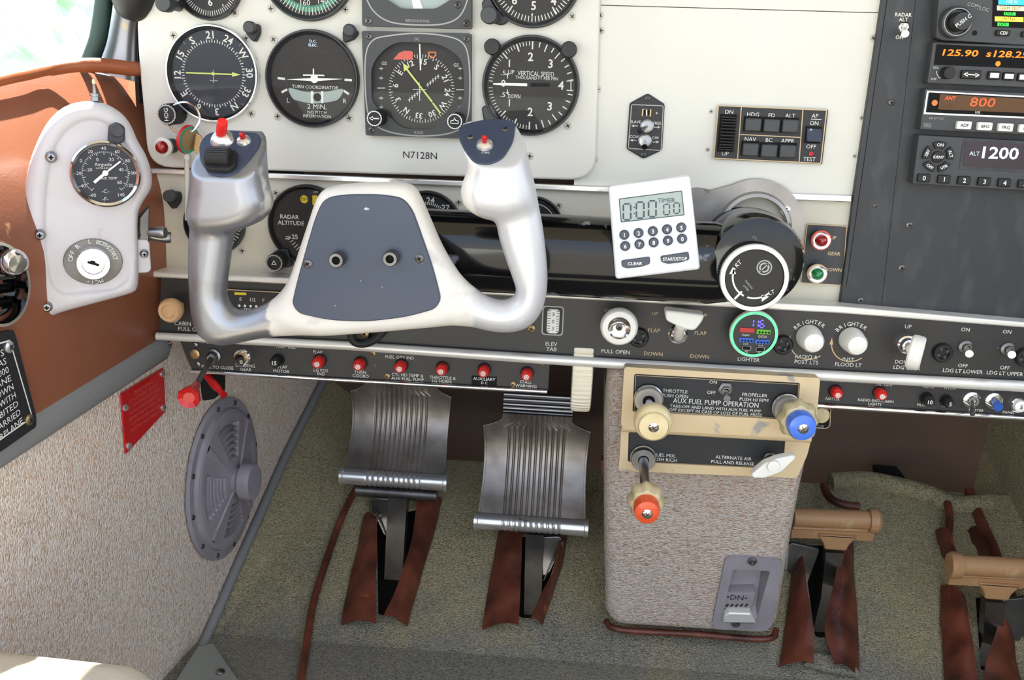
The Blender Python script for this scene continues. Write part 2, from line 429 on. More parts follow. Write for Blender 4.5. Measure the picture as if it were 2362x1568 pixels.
def props(o, label, cat, group, kind):
    if label: o['label'] = label
    if cat: o['category'] = cat
    if group: o['group'] = group
    if kind: o['kind'] = kind
def thing(name, label, cat, fr, group=None):
    o = bpy.data.objects.new(name, None); COL.objects.link(o); o.matrix_world = fr.M; o.empty_display_size = .01
    props(o, label, cat, group, None); return o
def part(name, b, parent, label=None, kind=None):
    me = finish(b.mesh(name)) if isinstance(b, B) else b
    o = bpy.data.objects.new(name, me); COL.objects.link(o); o.parent = parent
    if label: o['label'] = label
    if kind: o['kind'] = kind
    return o
def solo(name, label, cat, b, fr=None, group=None, kind=None):
    me = finish(b.mesh(name)) if isinstance(b, B) else b
    o = bpy.data.objects.new(name, me); COL.objects.link(o)
    if fr: o.matrix_world = fr.M
    props(o, label, cat, group, kind); return o
def copy_tree(o, fr=None, label=None, parent=None):
    c = o.copy(); COL.objects.link(c)
    if parent is not None: c.parent = parent
    if fr: c.matrix_world = fr.M
    if label: c['label'] = label
    for ch in list(o.children): copy_tree(ch, None, None, c)
    return c
def holed(outer, holes, z0, z1):
    """flat plate with holes, as (V,F) from a filled 2D curve"""
    cu = bpy.data.curves.new('plate', 'CURVE'); cu.dimensions = '2D'; cu.fill_mode = 'BOTH'; cu.extrude = (z1-z0)/2
    for P in [outer]+holes:
        sp = cu.splines.new('POLY'); sp.points.add(len(P)-1); sp.use_cyclic_u = True
        for i, p in enumerate(P): sp.points[i].co = (p[0], p[1], 0, 1)
    ob = bpy.data.objects.new('plate', cu); COL.objects.link(ob)
    dg = bpy.context.evaluated_depsgraph_get(); dg.update()
    me = bpy.data.meshes.new_from_object(ob.evaluated_get(dg))
    V = [(v.co.x, v.co.y, v.co.z+(z0+z1)/2) for v in me.vertices]; F = [tuple(p.vertices) for p in me.polygons]
    bpy.data.objects.remove(ob); bpy.data.curves.remove(cu); bpy.data.meshes.remove(me)
    return V, F
# signed-distance solids (smooth castings)
def sd_poly(P, X, Y):
    d = np.full(X.shape, 1e9); ins = np.zeros(X.shape, bool); N = len(P)
    for i in range(N):
        ax, ay = P[i-1]; bx, by = P[i]; ex, ey = bx-ax, by-ay; wx, wy = X-ax, Y-ay
        t = np.clip((wx*ex+wy*ey)/(ex*ex+ey*ey+1e-18), 0, 1); d = np.minimum(d, (wx-ex*t)**2+(wy-ey*t)**2)
        c = ((ay > Y) != (by > Y)) & (X < (bx-ax)*(Y-ay)/((by-ay) if by != ay else 1e-12)+ax); ins ^= c
    d = np.sqrt(d); return np.where(ins, -d, d)
def sd_ext(d2, Z, z0, z1, r):
    h = (z1-z0)/2; a = d2[:, :, None]+r; b = np.abs(Z-(z0+z1)/2)[None, None, :]-h+r
    return np.sqrt(np.maximum(a, 0)**2+np.maximum(b, 0)**2)+np.minimum(np.maximum(a, b), 0)-r
def smin(a, b, k):
    h = np.clip(.5+.5*(b-a)/k, 0, 1); return b*(1-h)+a*h-k*h*(1-h)
def nets(f, o, h, name, m):
    ins = f < 0; nx, ny, nz = f.shape
    acc = np.zeros((nx-1, ny-1, nz-1, 3)); cnt = np.zeros((nx-1, ny-1, nz-1))
    g = [(i, j, k) for i in (0, 1) for j in (0, 1) for k in (0, 1)]
    sl = lambda c, a: a[c[0]:nx-1+c[0], c[1]:ny-1+c[1], c[2]:nz-1+c[2]]
    for a in g:
        for ax in range(3):
            if a[ax]: continue
            b = list(a); b[ax] = 1; fa, fb = sl(a, f), sl(b, f); cr = sl(a, ins) != sl(b, ins)
            t = np.where(cr, fa/np.where(cr, fa-fb, 1), 0)
            for q in range(3): acc[..., q] += np.where(cr, a[q]+(t if q == ax else 0), 0)
            cnt += cr
    act = cnt > 0; idx = -np.ones(act.shape, int); idx[act] = np.arange(act.sum())
    C = np.argwhere(act); V = (C+acc[act]/cnt[act][:, None])*h+np.array(o)
    F = []
    for ax in range(3):
        u, v = (ax+1) % 3, (ax+2) % 3
        a = ins; s0 = [slice(None)]*3; s1 = [slice(None)]*3; s0[ax] = slice(0, -1); s1[ax] = slice(1, None)
        cr = a[tuple(s0)] != a[tuple(s1)]; E = np.argwhere(cr)
        E = E[(E[:, u] > 0) & (E[:, v] > 0) & (E[:, u] < f.shape[u]-1) & (E[:, v] < f.shape[v]-1)]
        def cell(du, dv):
            c = E.copy(); c[:, u] += du; c[:, v] += dv; return idx[c[:, 0], c[:, 1], c[:, 2]]
        q = np.stack([cell(-1, -1), cell(0, -1), cell(0, 0), cell(-1, 0)], 1)
        flip = ~ins[E[:, 0], E[:, 1], E[:, 2]]; q[flip] = q[flip][:, ::-1]; F.append(q)
    F = np.concatenate(F); me = bpy.data.meshes.new(name); me.from_pydata(V.tolist(), [], F.tolist())
    me.materials.append(MATS[m]); me.polygons.foreach_set('use_smooth', [True]*len(me.polygons)); me.update(); return me
def grid3(x0, x1, y0, y1, z0, z1, h):
    X = np.arange(x0, x1+h, h); Y = np.arange(y0, y1+h, h); Z = np.arange(z0, z1+h, h)
    GX, GY = np.meshgrid(X, Y, indexing='ij'); return X, Y, Z, GX, GY

def foot(pan, u, v, h):
    a = pan.uv(u, v, h); return Fr(pan.w((a[0], a[1], 0)), pan.x, pan.y)
# small hardware
def screwB(b, x, y, z, r, m='steel', cross='ink_dark', rot=.6):
    q = .14 if m == 'screw_head' else .5
    b.lathe([(r, z), (r, z+r*.5*q), (r*.7, z+r*q), (0, z+r*1.1*q)], m, 20, x, y)
    for k in (0, 1):
        a = rot+k*PI/2; d = Vector((math.cos(a), math.sin(a)))*r*.55
        c, s_ = math.cos(a), math.sin(a); n = Vector((-s_, c))*r*.13; p = Vector((x, y))
        b.poly([tuple(p-d-n), tuple(p+d-n), tuple(p+d+n), tuple(p-d+n)], cross, z+r*1.16*q)
def screws(parent, fr, L, z, rpx=8, m='steel', cross='ink_dark'):
    for u, v in L:
        b = B(); x, y = fr.uv(u, v, z); screwB(b, x, y, z, rpx*fr.s(u, v), m, cross, random.uniform(0, 1.5)); part('screw', b, parent)
# ================================================================ the cabin shell
def struct(name, b, fr=None, label=None):
    o = solo(name, label, None, b, fr); o['kind'] = 'structure'; return o
F_ = WALL
# left wall: leather above, carpet below, ends at the floor welt
def world_pts(fr, L, h=0): return [fr.w(fr.p3(u, v, h)) for u, v in L]
# seam between leather and carpet in wall coordinates (x = forward, y = height)
def wl(y): return .330 + (y+.009)*.085 if y < 0 else .330 + (y+.009)*.1
b = B()
V = []; F = []
for i in range(24):
    y = -.95+i*(1.45/23)
    V += [(y, -.12, 0), (y, wl(y), 0)]
for i in range(23): F.append((2*i, 2*i+2, 2*i+3, 2*i+1))
b.add(V, F, 'wall_carpet'); struct('wall_left', b, WALL, 'speckled beige carpet lining the left side wall below the leather')
# leather upper panel, bulging, rolled outwards at the sill
b = B(); V = []; F = []; nx, ny = 60, 26
for i in range(nx):
    y = -.95+i*(1.07/(nx-1))
    top = .561+.02*math.exp(-((y+.02)/.12)**2)
    for j in range(ny):
        t = j/(ny-1); z = wl(y)+.0+t*(top-wl(y)); out = .003+.008*math.sin(PI*min(t*1.1, 1))**.8
        if t > .5: k = (t-.5)/.5; out -= .055*k**2.0; z -= .008*k**3
        V.append((y, z, out))
for i in range(nx-1):
    for j in range(ny-1): F.append((i*ny+j, (i+1)*ny+j, (i+1)*ny+j+1, i*ny+j+1))
b.add(V, F, 'leather'); struct('trim_1', b, WALL, 'orange brown leather upholstery on the left side wall under the window')
b = B(); P = [(-.95+i*.05, wl(-.95+i*.05)-.001, .004) for i in range(20) if -.95+i*.05 < .01]; P.append((.0, wl(0), .004))
b.tube(P, .012, 'welt', 12, sq=.35); struct('trim_2', b, WALL, 'grey welt between brown leather and speckled carpet on the left wall')
# window, sill roll, glass
b = B(); 
P = [WALL.p3(*q, -.040+.036*max(0, min(1, (q[0]-120)/190))) for q in ((-500, 300), (-250, 250), (0, 186), (60, 173), (120, 160), (190, 151), (250, 152), (300, 158), (345, 160))]
b.tube(catmull([p for p in P], 6, False), [.0042]*24+[.005]*6+[.006]*19, 'leather_trim', 14)
struct('trim_3', b, WALL, 'brown leather piping running along the window sill')
b = B(); b.poly([(-1.3, .52), (.10, .52), (.10, 1.2), (-1.3, 1.2)], 'window_glass', -.075); struct('window_1', b, WALL, 'left side window bright with daylight')
# window post
POST = PAN(-.004)
b = B(); fr = Fr((0, .03, 0), (1, 0, 0), (0, 0, 1))
L = [(300, -160, 52), (292, -60, 48), (284, 0, 44), (274, 50, 43), (268, 90, 47), (262, 130, 53), (256, 170, 60)]
b.tube([fr.p3(u, v, 0) for u, v, r in L], [r*fr.s(u, v) for u, v, r in L], 'post_silver', 24, sq=.6)
struct('trim_4', b, fr, 'worn silver painted window post left of the instrument panel')
b = B(); L = [(272, -160), (262, -80), (254, 0), (248, 45), (240, 90), (228, 125), (214, 160)]
b.tube(catmull([fr.p3(u-14, v, .03) for u, v in L], 4, False), .0075, 'green_seal', 12, sq=.8)
struct('trim_5', b, fr, 'dark green rubber seal around the window opening')
b = B(); fr = Fr((0, .0, 0), (1, 0, 0), (0, 0, 1))
o3 = [fr.p3(u, v, .005) for u, v in ((318, -120), (312, -40), (306, 10), (300, 46))]
b.tube(catmull(o3, 4, False), [.022, .022, .021, .021, .020, .020, .019, .018, .017, .015, .013, .010, .006], 'leather_black' if 'leather_black' in MATS else 'rubber', 18)
solo('leather_boot', 'black leather boot wrapped around the top of the window post', 'cover', b, fr)
# floor: sloped board with pedal slots + flat floor behind
slots = []
def slot(L): slots.append(roundpoly(SLOPE.pts(L), .006)); return slots[-1]
s1 = slot([(868, 1190), (975, 1165), (905, 1418), (872, 1420)])
s2 = slot([(1200, 1230), (1300, 1230), (1240, 1425), (1196, 1425)])
s3 = slot([(1850, 1250), (1945, 1250), (1905, 1470), (1880, 1470)])
s4 = slot([(2250, 1370), (2330, 1370), (2275, 1545), (2262, 1545)])
yl = .27
V, F = holed([(-.60, -.0), (.70, -.0), (.70, yl), (-.60, yl)], slots, -.006, 0)
b = B(); b.add(V, F, 'floor_carpet')
# join to flat part, in slope coordinates
c_, s_ = SLOPE.y.y, SLOPE.y.z
def tosl(x, y, z): p = Vector((x, y, z))-SLOPE.o; return (p.dot(SLOPE.x), p.dot(SLOPE.y), p.dot(SLOPE.z))
b.add([tosl(-.6, -.95, 0), tosl(.7, -.95, 0), tosl(.7, FY+.001, .0), tosl(-.6, FY+.001, .0)], [(0, 1, 2, 3)], 'floor_carpet')
fl = struct('floor', b, SLOPE, 'grey green carpet on the cockpit floor')
b = B(); b.add([(-.7, -.02, -.09), (.8, -.02, -.09), (.8, .6, .12), (-.7, .6, .12)], [(0, 1, 2, 3)], 'void'); struct('underfloor_light_block', b, None, 'dark sheet added under the floor to keep light out of the pedal slots')  # dark sheet added so no light leaks up through the slots
# bulkhead (firewall lining)
b = B(); zb = FS*.42
b.add([(-.62, .36, -.1), (.75, .36, -.1), (.75, .44, .9), (-.62, .44, .9)], [(0, 1, 2, 3)], 'bulkhead'); struct('wall_front', b, None, 'dark brown lining of the forward bulkhead')
# cove carpet on the left between wall welt and brown seam
A_ = [(418, 1568), (455, 1500), (500, 1400), (560, 1262), (602, 1168), (650, 1060), (700, 960), (742, 878), (800, 770)]
S_ = [(690, 1600), (706, 1500), (722, 1400), (752, 1300), (778, 1225), (806, 1160), (850, 1080), (885, 1010), (930, 900)]
def catn(L, n): return catmull([Vector(p) for p in L], n, False)
WA = [Vector(WALL.w(WALL.p3(u, v, .002))) for u, v in A_]; SB = [Vector(SLOPE.w(SLOPE.p3(u, v, .002))) if v < 1500 else Vector(FLAT.w(FLAT.p3(u, v, .002))) for u, v in S_]
WA = [Vector(p) for p in catmull(WA, 5, False)]; SB = [Vector(p) for p in catmull(SB, 5, False)]
b = B(); V = []; F = []; K = 9
for a, c in zip(WA, SB):
    for k in range(K):
        t = k/(K-1); p = a.lerp(c, t); p.x -= .012*math.sin(PI*t)*0; p.z -= .03*math.sin(PI*t)*.5; V.append(tuple(p))
for i in range(len(WA)-1):
    for k in range(K-1): F.append((i*K+k, i*K+k+1, (i+1)*K+k+1, (i+1)*K+k))
b.add(V, F, 'floor_carpet'); struct('trim_7', b, None, 'sloping green carpet cove between left wall and floor')
b = B(); b.tube([tuple(p+Vector((.004, 0, .002))) for p in WA], .0052, 'welt', 10); struct('trim_8', b, None, 'dark grey welt along the foot of the left wall')
b = B(); b.tube([tuple(p+Vector((0, 0, .003))) for p in SB], .0042, 'leather_flap', 10); struct('trim_9', b, None, 'brown leather binding along the left edge of the floor carpet')
# right side carpet wall
b = B(); Q = [(2190, 1115), (2230, 1060), (2290, 1000), (2340, 930)]
R1 = [Vector((.52, .47, -.05)), Vector((.52, .47, .25)), Vector((.60, .47, .5))]
b.add([(.505, .469, -.05), (.56, .469, .5), (.68, -.95, .5), (.64, -.95, -.05)], [(0, 1, 2, 3)], 'floor_carpet')
struct('wall_right', b, None, 'green carpet on the right side wall of the far footwell')
b = B(); L = [(2235, 1130), (2262, 1200), (2290, 1262), (2330, 1370), (2362, 1430), (2420, 1560)]
b.tube(catmull([SLOPE.p3(u, v, .004) for u, v in L], 4, False), .006, 'leather_flap', 10); struct('trim_10', b, SLOPE, 'brown leather binding at the far right of the floor carpet')
b = B(); b.prism([(.03, .33), (.46, .33), (.46, 1.0), (.06, 1.0)], -.034, -.030, 'rubber'); struct('sun_block_side', b, WALL)  # unseen side panel added to block sun entering ahead of the window post
# unseen roof added to block sun, left edge lowered to narrow the beam
b = B(); V = [(x, y, z) for y in (-.95, -.1) for x, z in ((-.50, .90), (-.44, 1.02), (-.32, 1.11), (-.1, 1.15), (.8, 1.15))]; b.add(V, [(i, i+1, i+6, i+5) for i in range(4)], 'seat_cloth'); struct('sun_block_ceiling', b)
# unseen glareshield above panel, stretched forward to block sun on the floor
b = B(); b.box(.12, .16, .80, 1.04, .58, .02, 'rubber', .004); struct('glareshield_sun_block', b)
# sill plate bottom left
fr = FLAT
b = B(); SP = Fr(FLAT.w(FLAT.p3(470, 1568, .0)), (1, 0, 0), (0, 1, .12))
SP = Fr((0, 0, .012), (1, 0, 0), (0, 1, .08))
P = SP.pts([(455, 1490), (492, 1482), (560, 1580), (640, 1700), (380, 1700), (405, 1568)])
b.prism(P, -.006, 0, 'sill', .0015)
t = solo('sill_plate', 'pale grey metal sill plate with a screw at the foot of the left wall', 'plate', b, SP)
screws(t, SP, [(508, 1550)], 0, 11, 'steel')
# pilot's seat edge
b = B(); h = .003
X, Y, Z, GX, GY = grid3(-.40, -.06, -.80, -.25, .02, .26, .006)
P = [(-.385, -.80), (-.385, -.287), (-.27, -.292), (-.21, -.335), (-.18, -.42), (-.17, -.8)]
d2 = sd_poly(P, GX, GY); f = sd_ext(d2, Z, .05, .213, .03)
solo('pilot_seat', 'front edge of the cream cloth seat at the lower left corner', 'seat', nets(f, (X[0], Y[0], Z[0]), .006, 'pilot_seat', 'seat_cloth'))
# outside
b = B(); b.add([(-200, -100, -1.2), (-1.5, -100, -1.2), (-1.5, 200, -1.2), (-200, 200, -1.2)], [(0, 1, 2, 3)], 'grass_field'); struct('ground', b, None, 'sunlit grass outside the window')
for k, (x, y, r, lb) in enumerate(((-16, 25, 2.8, 'green tree outside the window, leftmost of the two'), (-13.5, 34, 3.2, 'green tree outside the window beside the green window seal'))):
    t = thing('tree', lb, 'tree', Fr((x, y, -1.2), (1, 0, 0), (0, 1, 0)), 'trees outside the window')
    b = B(); b.tube([(0, 0, 0), (0, .1, 1.2), (.1, 0, 2.4)], [.25, .2, .15], 'leather_flap', 10); part('trunk', b, t)
    bm = bmesh.new(); bmesh.ops.create_icosphere(bm, subdivisions=4, radius=r)
    for v in bm.verts:
        n = v.co.normalized(); q = 1+.22*math.sin(5*n.x+3*k)*math.cos(4*n.y)+.10*math.sin(13*n.z+9*n.x)+.05*math.sin(31*n.y+17*n.x); v.co = Vector((n.x*r*q, n.y*r*q, n.z*r*.8*q+2.4+r*.5))
    me = bpy.data.meshes.new('crown'); bm.to_mesh(me); bm.free(); me.materials.append(MATS['tree_leaf']); part('crown', me, t)

# ================================================================ instrument panels
z_of = lambda u, v, y=0: PAN(y).uv(u, v)[1]
XL = P0.uv(345, 390)[0]; XR = P0.uv(2000, 400)[0]+.02
FR_ = PAN(-.006)
# upper base panel
b = B(); fr = P0
zt = .80
X0 = FR_.uv(1325, 400)[0]; zb_ = P0.uv(1200, 423)[1]
P = [(X0, zb_), (XR, zb_), (XR, zt), (X0, zt)]
b.prism(P, -.003, 0, 'cream')
b.bar(P0.uv(1386, 12), P0.uv(2040, 30), .0006, .0002, 'ink_dark')
base = solo('instrument_panel', 'cream metal instrument panel in the middle carrying the autopilot buttons', 'panel', b, P0)
screws(base, P0, [(1386, 71), (1384, 36), (1378, 206), (1371, 367), (2014, 88)], 0, 9, 'screw_head', 'ink_dark')
screws(base, P0, [(1987, 272), (1971, 360), (1640, 257), (1632, 345)], 0, 6, 'screw_head', 'ink_dark')
# raised panel
FR = PAN(-.006)
b = B(); P = FR.pts([(322, -200), (320, 0), (317, 60), (318, 110), (324, 190), (330, 260), (340, 384), (1345, 415), (1386, 380), (1386, -200)])
Q = FR.pts([(1300, 414)])[0]
P = P[:7]+roundpoly([FR.uv(340, 384), FR.uv(1376, 418), FR.uv(1386, -200)], .018, 8)[5:]
P = FR.pts([(322, -200), (320, 0), (316, 60), (318, 110), (324, 190), (331, 260)])
P += roundpoly([P[-1], FR.uv(341, 385), FR.uv(1374, 417), FR.uv(1390, -200), P[0]], .022, 6)[7:21]
P += [FR.uv(1390, -200)]
b.prism(P, -.006, 0, 'cream', .002)
x, y = FR.uv(969, 358); b.text('N7128N', x, y, FR.s(969, 358)*15, .0003, 'ink_dark', w=FR.s(969, 358)*78)
rp = solo('flight_instrument_panel', 'raised cream panel on the left holding the round flight instruments', 'panel', b, FR)
screws(rp, FR, [(400, 82), (625, 20), (631, 91), (580, 262), (641, 268), (806, 272), (542, 30), (797, 22), (1320, 38), (1310, 290), (1222, 360), (568, 88), (801, 95)], 0, 9.5, 'screw_head', 'ink_dark')
# lower panel
b = B(); P = [(P0.uv(350, 392)[0], P0.uv(1200, 700)[1]), (P0.uv(1940, 705)[0]+.01, P0.uv(1200, 700)[1]), (P0.uv(1960, 460)[0]+.02, P0.uv(1200, 430)[1]), (P0.uv(345, 392)[0], P0.uv(1200, 430)[1])]
b.prism(P, -.003, 0, 'cream_lower')
lp = solo('lower_instrument_panel', 'lower cream panel strip behind the control yoke and black arm', 'panel', b, P0)
screws(lp, P0, [(636, 445), (559, 578), (1058, 466), (1289, 473)], 0, 9, 'screw_head', 'ink_dark')
# silver trims
def strip(name, label, y, top, bot, th, m, bev=.001, y2=0):
    fr = PAN(y); P = fr.pts(top)+fr.pts(bot)[::-1]; b = B(); b.prism(P, -th, 0, m, bev); return solo(name, label, 'trim', b, fr)
strip('trim_strip', 'scuffed silver trim strip between the upper and lower cream panels', -.0055, [(346, 388), (1340, 428), (1965, 451)], [(346, 401), (1340, 442), (1965, 467)], .0055, 'silver')
strip('trim_strip', 'silver trim strip under the lower cream panel and along the foot of the radio panel', -.022, [(352, 626), (1260, 671), (1938, 706), (2362, 743), (2700, 775)], [(352, 640), (1260, 687), (1938, 723), (2362, 756), (2700, 790)], .024, 'silver_paint', .0015)
# black subpanel
SB_ = PAN(-.020)
b = B(); P = SB_.pts([(372, 640), (1260, 682), (1940, 718), (2362, 748), (2700, 772), (2700, 905), (2362, 885), (1220, 822), (366, 772)])
b.prism(P, -.006, 0, 'black_panel')
def T(b, fr, t, u, v, h, m='ink', rot=0, w=None, z=.0004, bold=False, shear=0):
    x, y = fr.uv(u, v, z); s = fr.s(u, v); b.text(t, x, y, h*s, z, m, rot, None if w is None else w*s, bold, shear=shear)
for t, u, v, h in (('CABIN VENT', 440, 747, 9), ('PULL ON', 437, 759, 9), ('ELEV', 1272, 793, 9), ('TAB', 1272, 805, 9), ('COWL', 1412, 717, 8), ('PULL OPEN', 1420, 811, 9),
                   ('UP', 1511, 723, 8), ('FLAP', 1509, 762, 9), ('DOWN', 1507, 816, 9), ('UP', 1625, 727, 8), ('FLAP', 1616, 768, 9), ('DOWN', 1614, 822, 9), ('LIGHTER', 1727, 829, 9),
                   ('RADIO &', 1860, 823, 9), ('POST LTS', 1860, 835, 9), ('INST', 1957, 829, 9), ('FLOOD LT', 1957, 841, 9), ('UP', 2095, 753, 9), ('DOWN', 2086, 835, 9), ('LDG GEAR', 2092, 848, 9),
                   ('ON', 2227, 760, 9), ('OFF', 2221, 843, 9), ('LDG LT LOWER', 2221, 856, 9), ('ON', 2323, 765, 9), ('OFF', 2318, 848, 9), ('LDG LT UPPER', 2318, 861, 9)):
    T(b, SB_, t, u, v, h, 'ink_tan' if v < 730 or (u < 1620 and v < 830 and u > 1500) else 'ink')
for u, v in ((1867, 786), (1963, 791)):
    x, y = SB_.uv(u, v); s = SB_.s(u, v); b.arctext('BRIGHTER', x, y, 47*s, -.12, 9.5*s, .0004, 'ink', .21)
    b.ring(44*s, 46.5*s, .0004, 'ink_tan', x, y, 24, 140, 275)
    b.poly([(x-50*s, y-6*s), (x-41*s, y-6*s), (x-46*s, y+12*s)], 'ink_tan', .0005)
sp = solo('switch_panel', 'black switch panel strip running below the cream instrument panel', 'panel', b, SB_)
screws(sp, SB_, [(1226, 757)], 0, 10, 'brass')
fr = PAN(-.024); L = [(362, 775), (800, 797), (1220, 826), (1700, 855), (2362, 891), (2700, 912)]
b = B(); P = [fr.p3(u, v, 0) for u, v in L]; b.tube(P, [.0036, .004, .0044, .0046, .0048, .0048], 'silver_paint', 16)
solo('trim_strip', 'rounded white metal trim bead under the black switch panel', 'trim', b, fr)
# left breaker panel
BP = PAN(-.018)
b = B(); P = BP.pts([(415, 786), (1268, 834), (1264, 900), (445, 856), (430, 825)]); b.prism(P, -.003, 0, 'black_panel')
for t, u, v in (('PULL TO CLOSE', 502, 847), ('LANDING', 566, 843), ('GEAR', 567, 852), ('FLAP', 652, 846), ('MOTOR', 649, 856), ('FLAP', 733, 812), ('LG POS', 740, 854), ('IND', 741, 862),
                ('TURN', 831, 858), ('COORD', 832, 867), ('FUEL QTY IND', 922, 824), ('CYL HD TEMP &', 940, 865), ('AUX FUEL PUMP', 940, 874), ('THROTTLE &', 1021, 871), ('LG HORN', 1019, 879),
                ('STALL', 1213, 881), ('WARNING', 1213, 890), ('FUEL BOOST', 500, 790), ('FLAP  IND', 660, 800)):
    T(b, BP, t, u, v, 7, 'ink')
x, y = BP.uv(1117, 878); s = BP.s(1117, 878); b.prism(rrect(x, y, 58*s, 22*s, .0003), 0, .0005, 'void'); T(b, BP, 'AUXILIARY', 1117, 874, 7, 'white', z=.0009); T(b, BP, 'D C', 1117, 883, 6, 'white', z=.0009)
bp = solo('breaker_panel', 'black circuit breaker panel on the left with a row of red breakers', 'panel', b, BP)
screws(bp, BP, [(860, 815), (893, 867), (1183, 886), (1249, 838)], 0, 7, 'brass')
screws(bp, BP, [(450, 795), (456, 840)], 0, 6.5, 'steel')
fr = PAN(-.020); b = B(); b.tube([fr.p3(u, v, 0) for u, v in ((440, 856), (850, 880), (1262, 903))], [.0017, .002, .0021], 'chrome', 12)
solo('trim_strip', 'thin chrome bead along the lower edge of the left breaker panel', 'trim', b, fr)
# right breaker panel
b = B(); P = BP.pts([(1880, 868), (2362, 893), (2700, 910), (2700, 990), (2362, 966), (1878, 936)]); b.prism(P, -.003, 0, 'black_panel')
for t, u, v in (('ALTER-', 1936, 878), ('NATOR', 1921, 920), ('OIL TEMP', 2040, 887), ('RADIO-INST-CABIN', 2020, 924), ('LIGHTS', 2018, 932), ('AUTO', 2142, 892), ('PILOT', 2128, 934), ('PITCH', 2191, 895),
                ('TRIM', 2182, 936), ('AVIONICS', 2273, 897), ('MASTER', 2252, 946), ('PANEL', 2327, 951), ('AUDIO', 2358, 901)):
    T(b, BP, t, u, v, 6.5, 'ink')
solo('breaker_panel', 'black circuit breaker panel on the right under the radio stack', 'panel', b, BP)
fr = PAN(-.020); b = B(); b.tube([fr.p3(u, v, 0) for u, v in ((1878, 935), (2362, 965), (2700, 985))], .0023, 'chrome', 12)
solo('trim_strip', 'thin chrome bead along the lower edge of the right breaker panel', 'trim', b, fr)
# radio panel
RP = PAN(-.006)
b = B(); P = RP.pts([(2040, -200), (2035, 0), (1968, 462), (1937, 704), (2362, 742), (2750, 775), (2750, -200)]); b.prism(P, -.006, 0, 'radio_black', .0008)
for L in (((2052, -100), (2046, 0), (1952, 660)),): b.line(RP.pts(L), .0005, .0002, 'void')
b.prism(RP.pts([(2122, -200), (2112, 0), (2034, 700), (2037, 705), (2116, 0), (2126, -200)]), 0, .0008, 'radio_black')
for t, v in (('RADAR', 34), ('ALT', 45), ('OFF', 86)): T(b, RP, t, 2084 if v < 50 else 2076, v, 8, 'ink', bold=True)
rpan = solo('radio_panel', 'black metal radio panel covering the right part of the cockpit', 'panel', b, RP)
screws(rpan, RP, [(2056, 236), (2097, 519), (2079, 618), (1984, 693)], 0, 8, 'dark_steel', 'void')
screws(rpan, RP, [(2019, 474)], 0, 5, 'dark_steel', 'void')
# ================================================================ round instruments
ZD = .0016
def gauge(name, label, u, v, Rp, paint, pan=FR, dial='dial', bez='bezel', depth=.007, rim=None, inner=.90, ptr=None, group='round flight instruments on the cream panels'):
    fr = pan.at(u, v); s = fr.s(u, v); R = Rp*s; d = depth
    t = thing(name, label, 'instrument', fr, group)
    b = B(); pr = [(R, 0), (R, d*.8), (R*.985, d), (R*.955, d), (R*.945, d*.92), (R*inner, ZD), (R*inner-.0004, ZD)]
    b.lathe(pr, bez, 72, mats=[rim or bez, rim or bez, rim or bez, bez, bez, bez])
    b.f.pop(); b.m.pop(); part('bezel', b, t)
    b = B(); b.disc(R*inner, ZD, dial, n=72); paint(b, fr, s, R*inner); part('dial', b, t)
    if ptr:
        b = B(); ptr(b, fr, s, R*inner); part('pointer', b, t)
    b = B(); b.disc(R*.95, d*.9, 'glass', n=72); part('glass', b, t)
    return t, fr, s, R
def ticks(b, R, r0, r1, a0, a1, n, w, m='ink', z=ZD+.0002):
    for i in range(n+1):
        a = math.radians(a0+(a1-a0)*i/n); c = (math.sin(a), math.cos(a)); b.bar((R*r0*c[0], R*r0*c[1]), (R*r1*c[0], R*r1*c[1]), w, z, m)
def dtext(b, t, R, r, a, h, m='ink', up=True, z=ZD+.0002, bold=False):
    a_ = math.radians(a); b.text(t, R*r*math.sin(a_), R*r*math.cos(a_), h, z, m, rot=-a_ if up else 0, bold=bold)
def knob(b, x, y, r, h, m='black_soft', cap=None, n=28, z0=0, ribs=0):
    w = (lambda a, z: 1+.03*math.cos(ribs*a)) if ribs else None
    pr = [(r, z0), (r, z0+h*.9), (r*.93, z0+h)]; ms = [m, m]
    if cap: pr += [(r*.92, z0+h), (r*.80, z0+h), (r*.78, z0+h+.0001), (0, z0+h+.0001)]; ms += [cap, cap, m, m]
    else: pr += [(0, z0+h)]; ms += [m]
    b.lathe(pr, m, n if not ribs else 96, x, y, mats=ms, wob=w)
def postlight(label, u, v, du, dv, pan=FR, rp=17):
    fr = pan.at(u, v); s = fr.s(u, v); b = B(); r = rp*s
    a = Vector(fr.uv(u+du, v+dv)); a.normalize(); a *= 30*s; n = Vector((-a.y, a.x)).normalized()*r*.95
    P = roundpoly([tuple(-a*.35+n), tuple(-a*.35-n), tuple(-n*.98+a*.3), tuple(a), tuple(n*.98+a*.3)], r*.5, 5)
    b.prism(P, 0, .007, 'black_soft', .001); b.lathe([(r*.8, .007), (r*.8, .013), (r*.65, .014), (0, .014)], 'bezel_grey', 24, -a.x*.1, -a.y*.1)
    return solo('post_light', label, 'light', b, fr, 'black post lights beside the instruments')

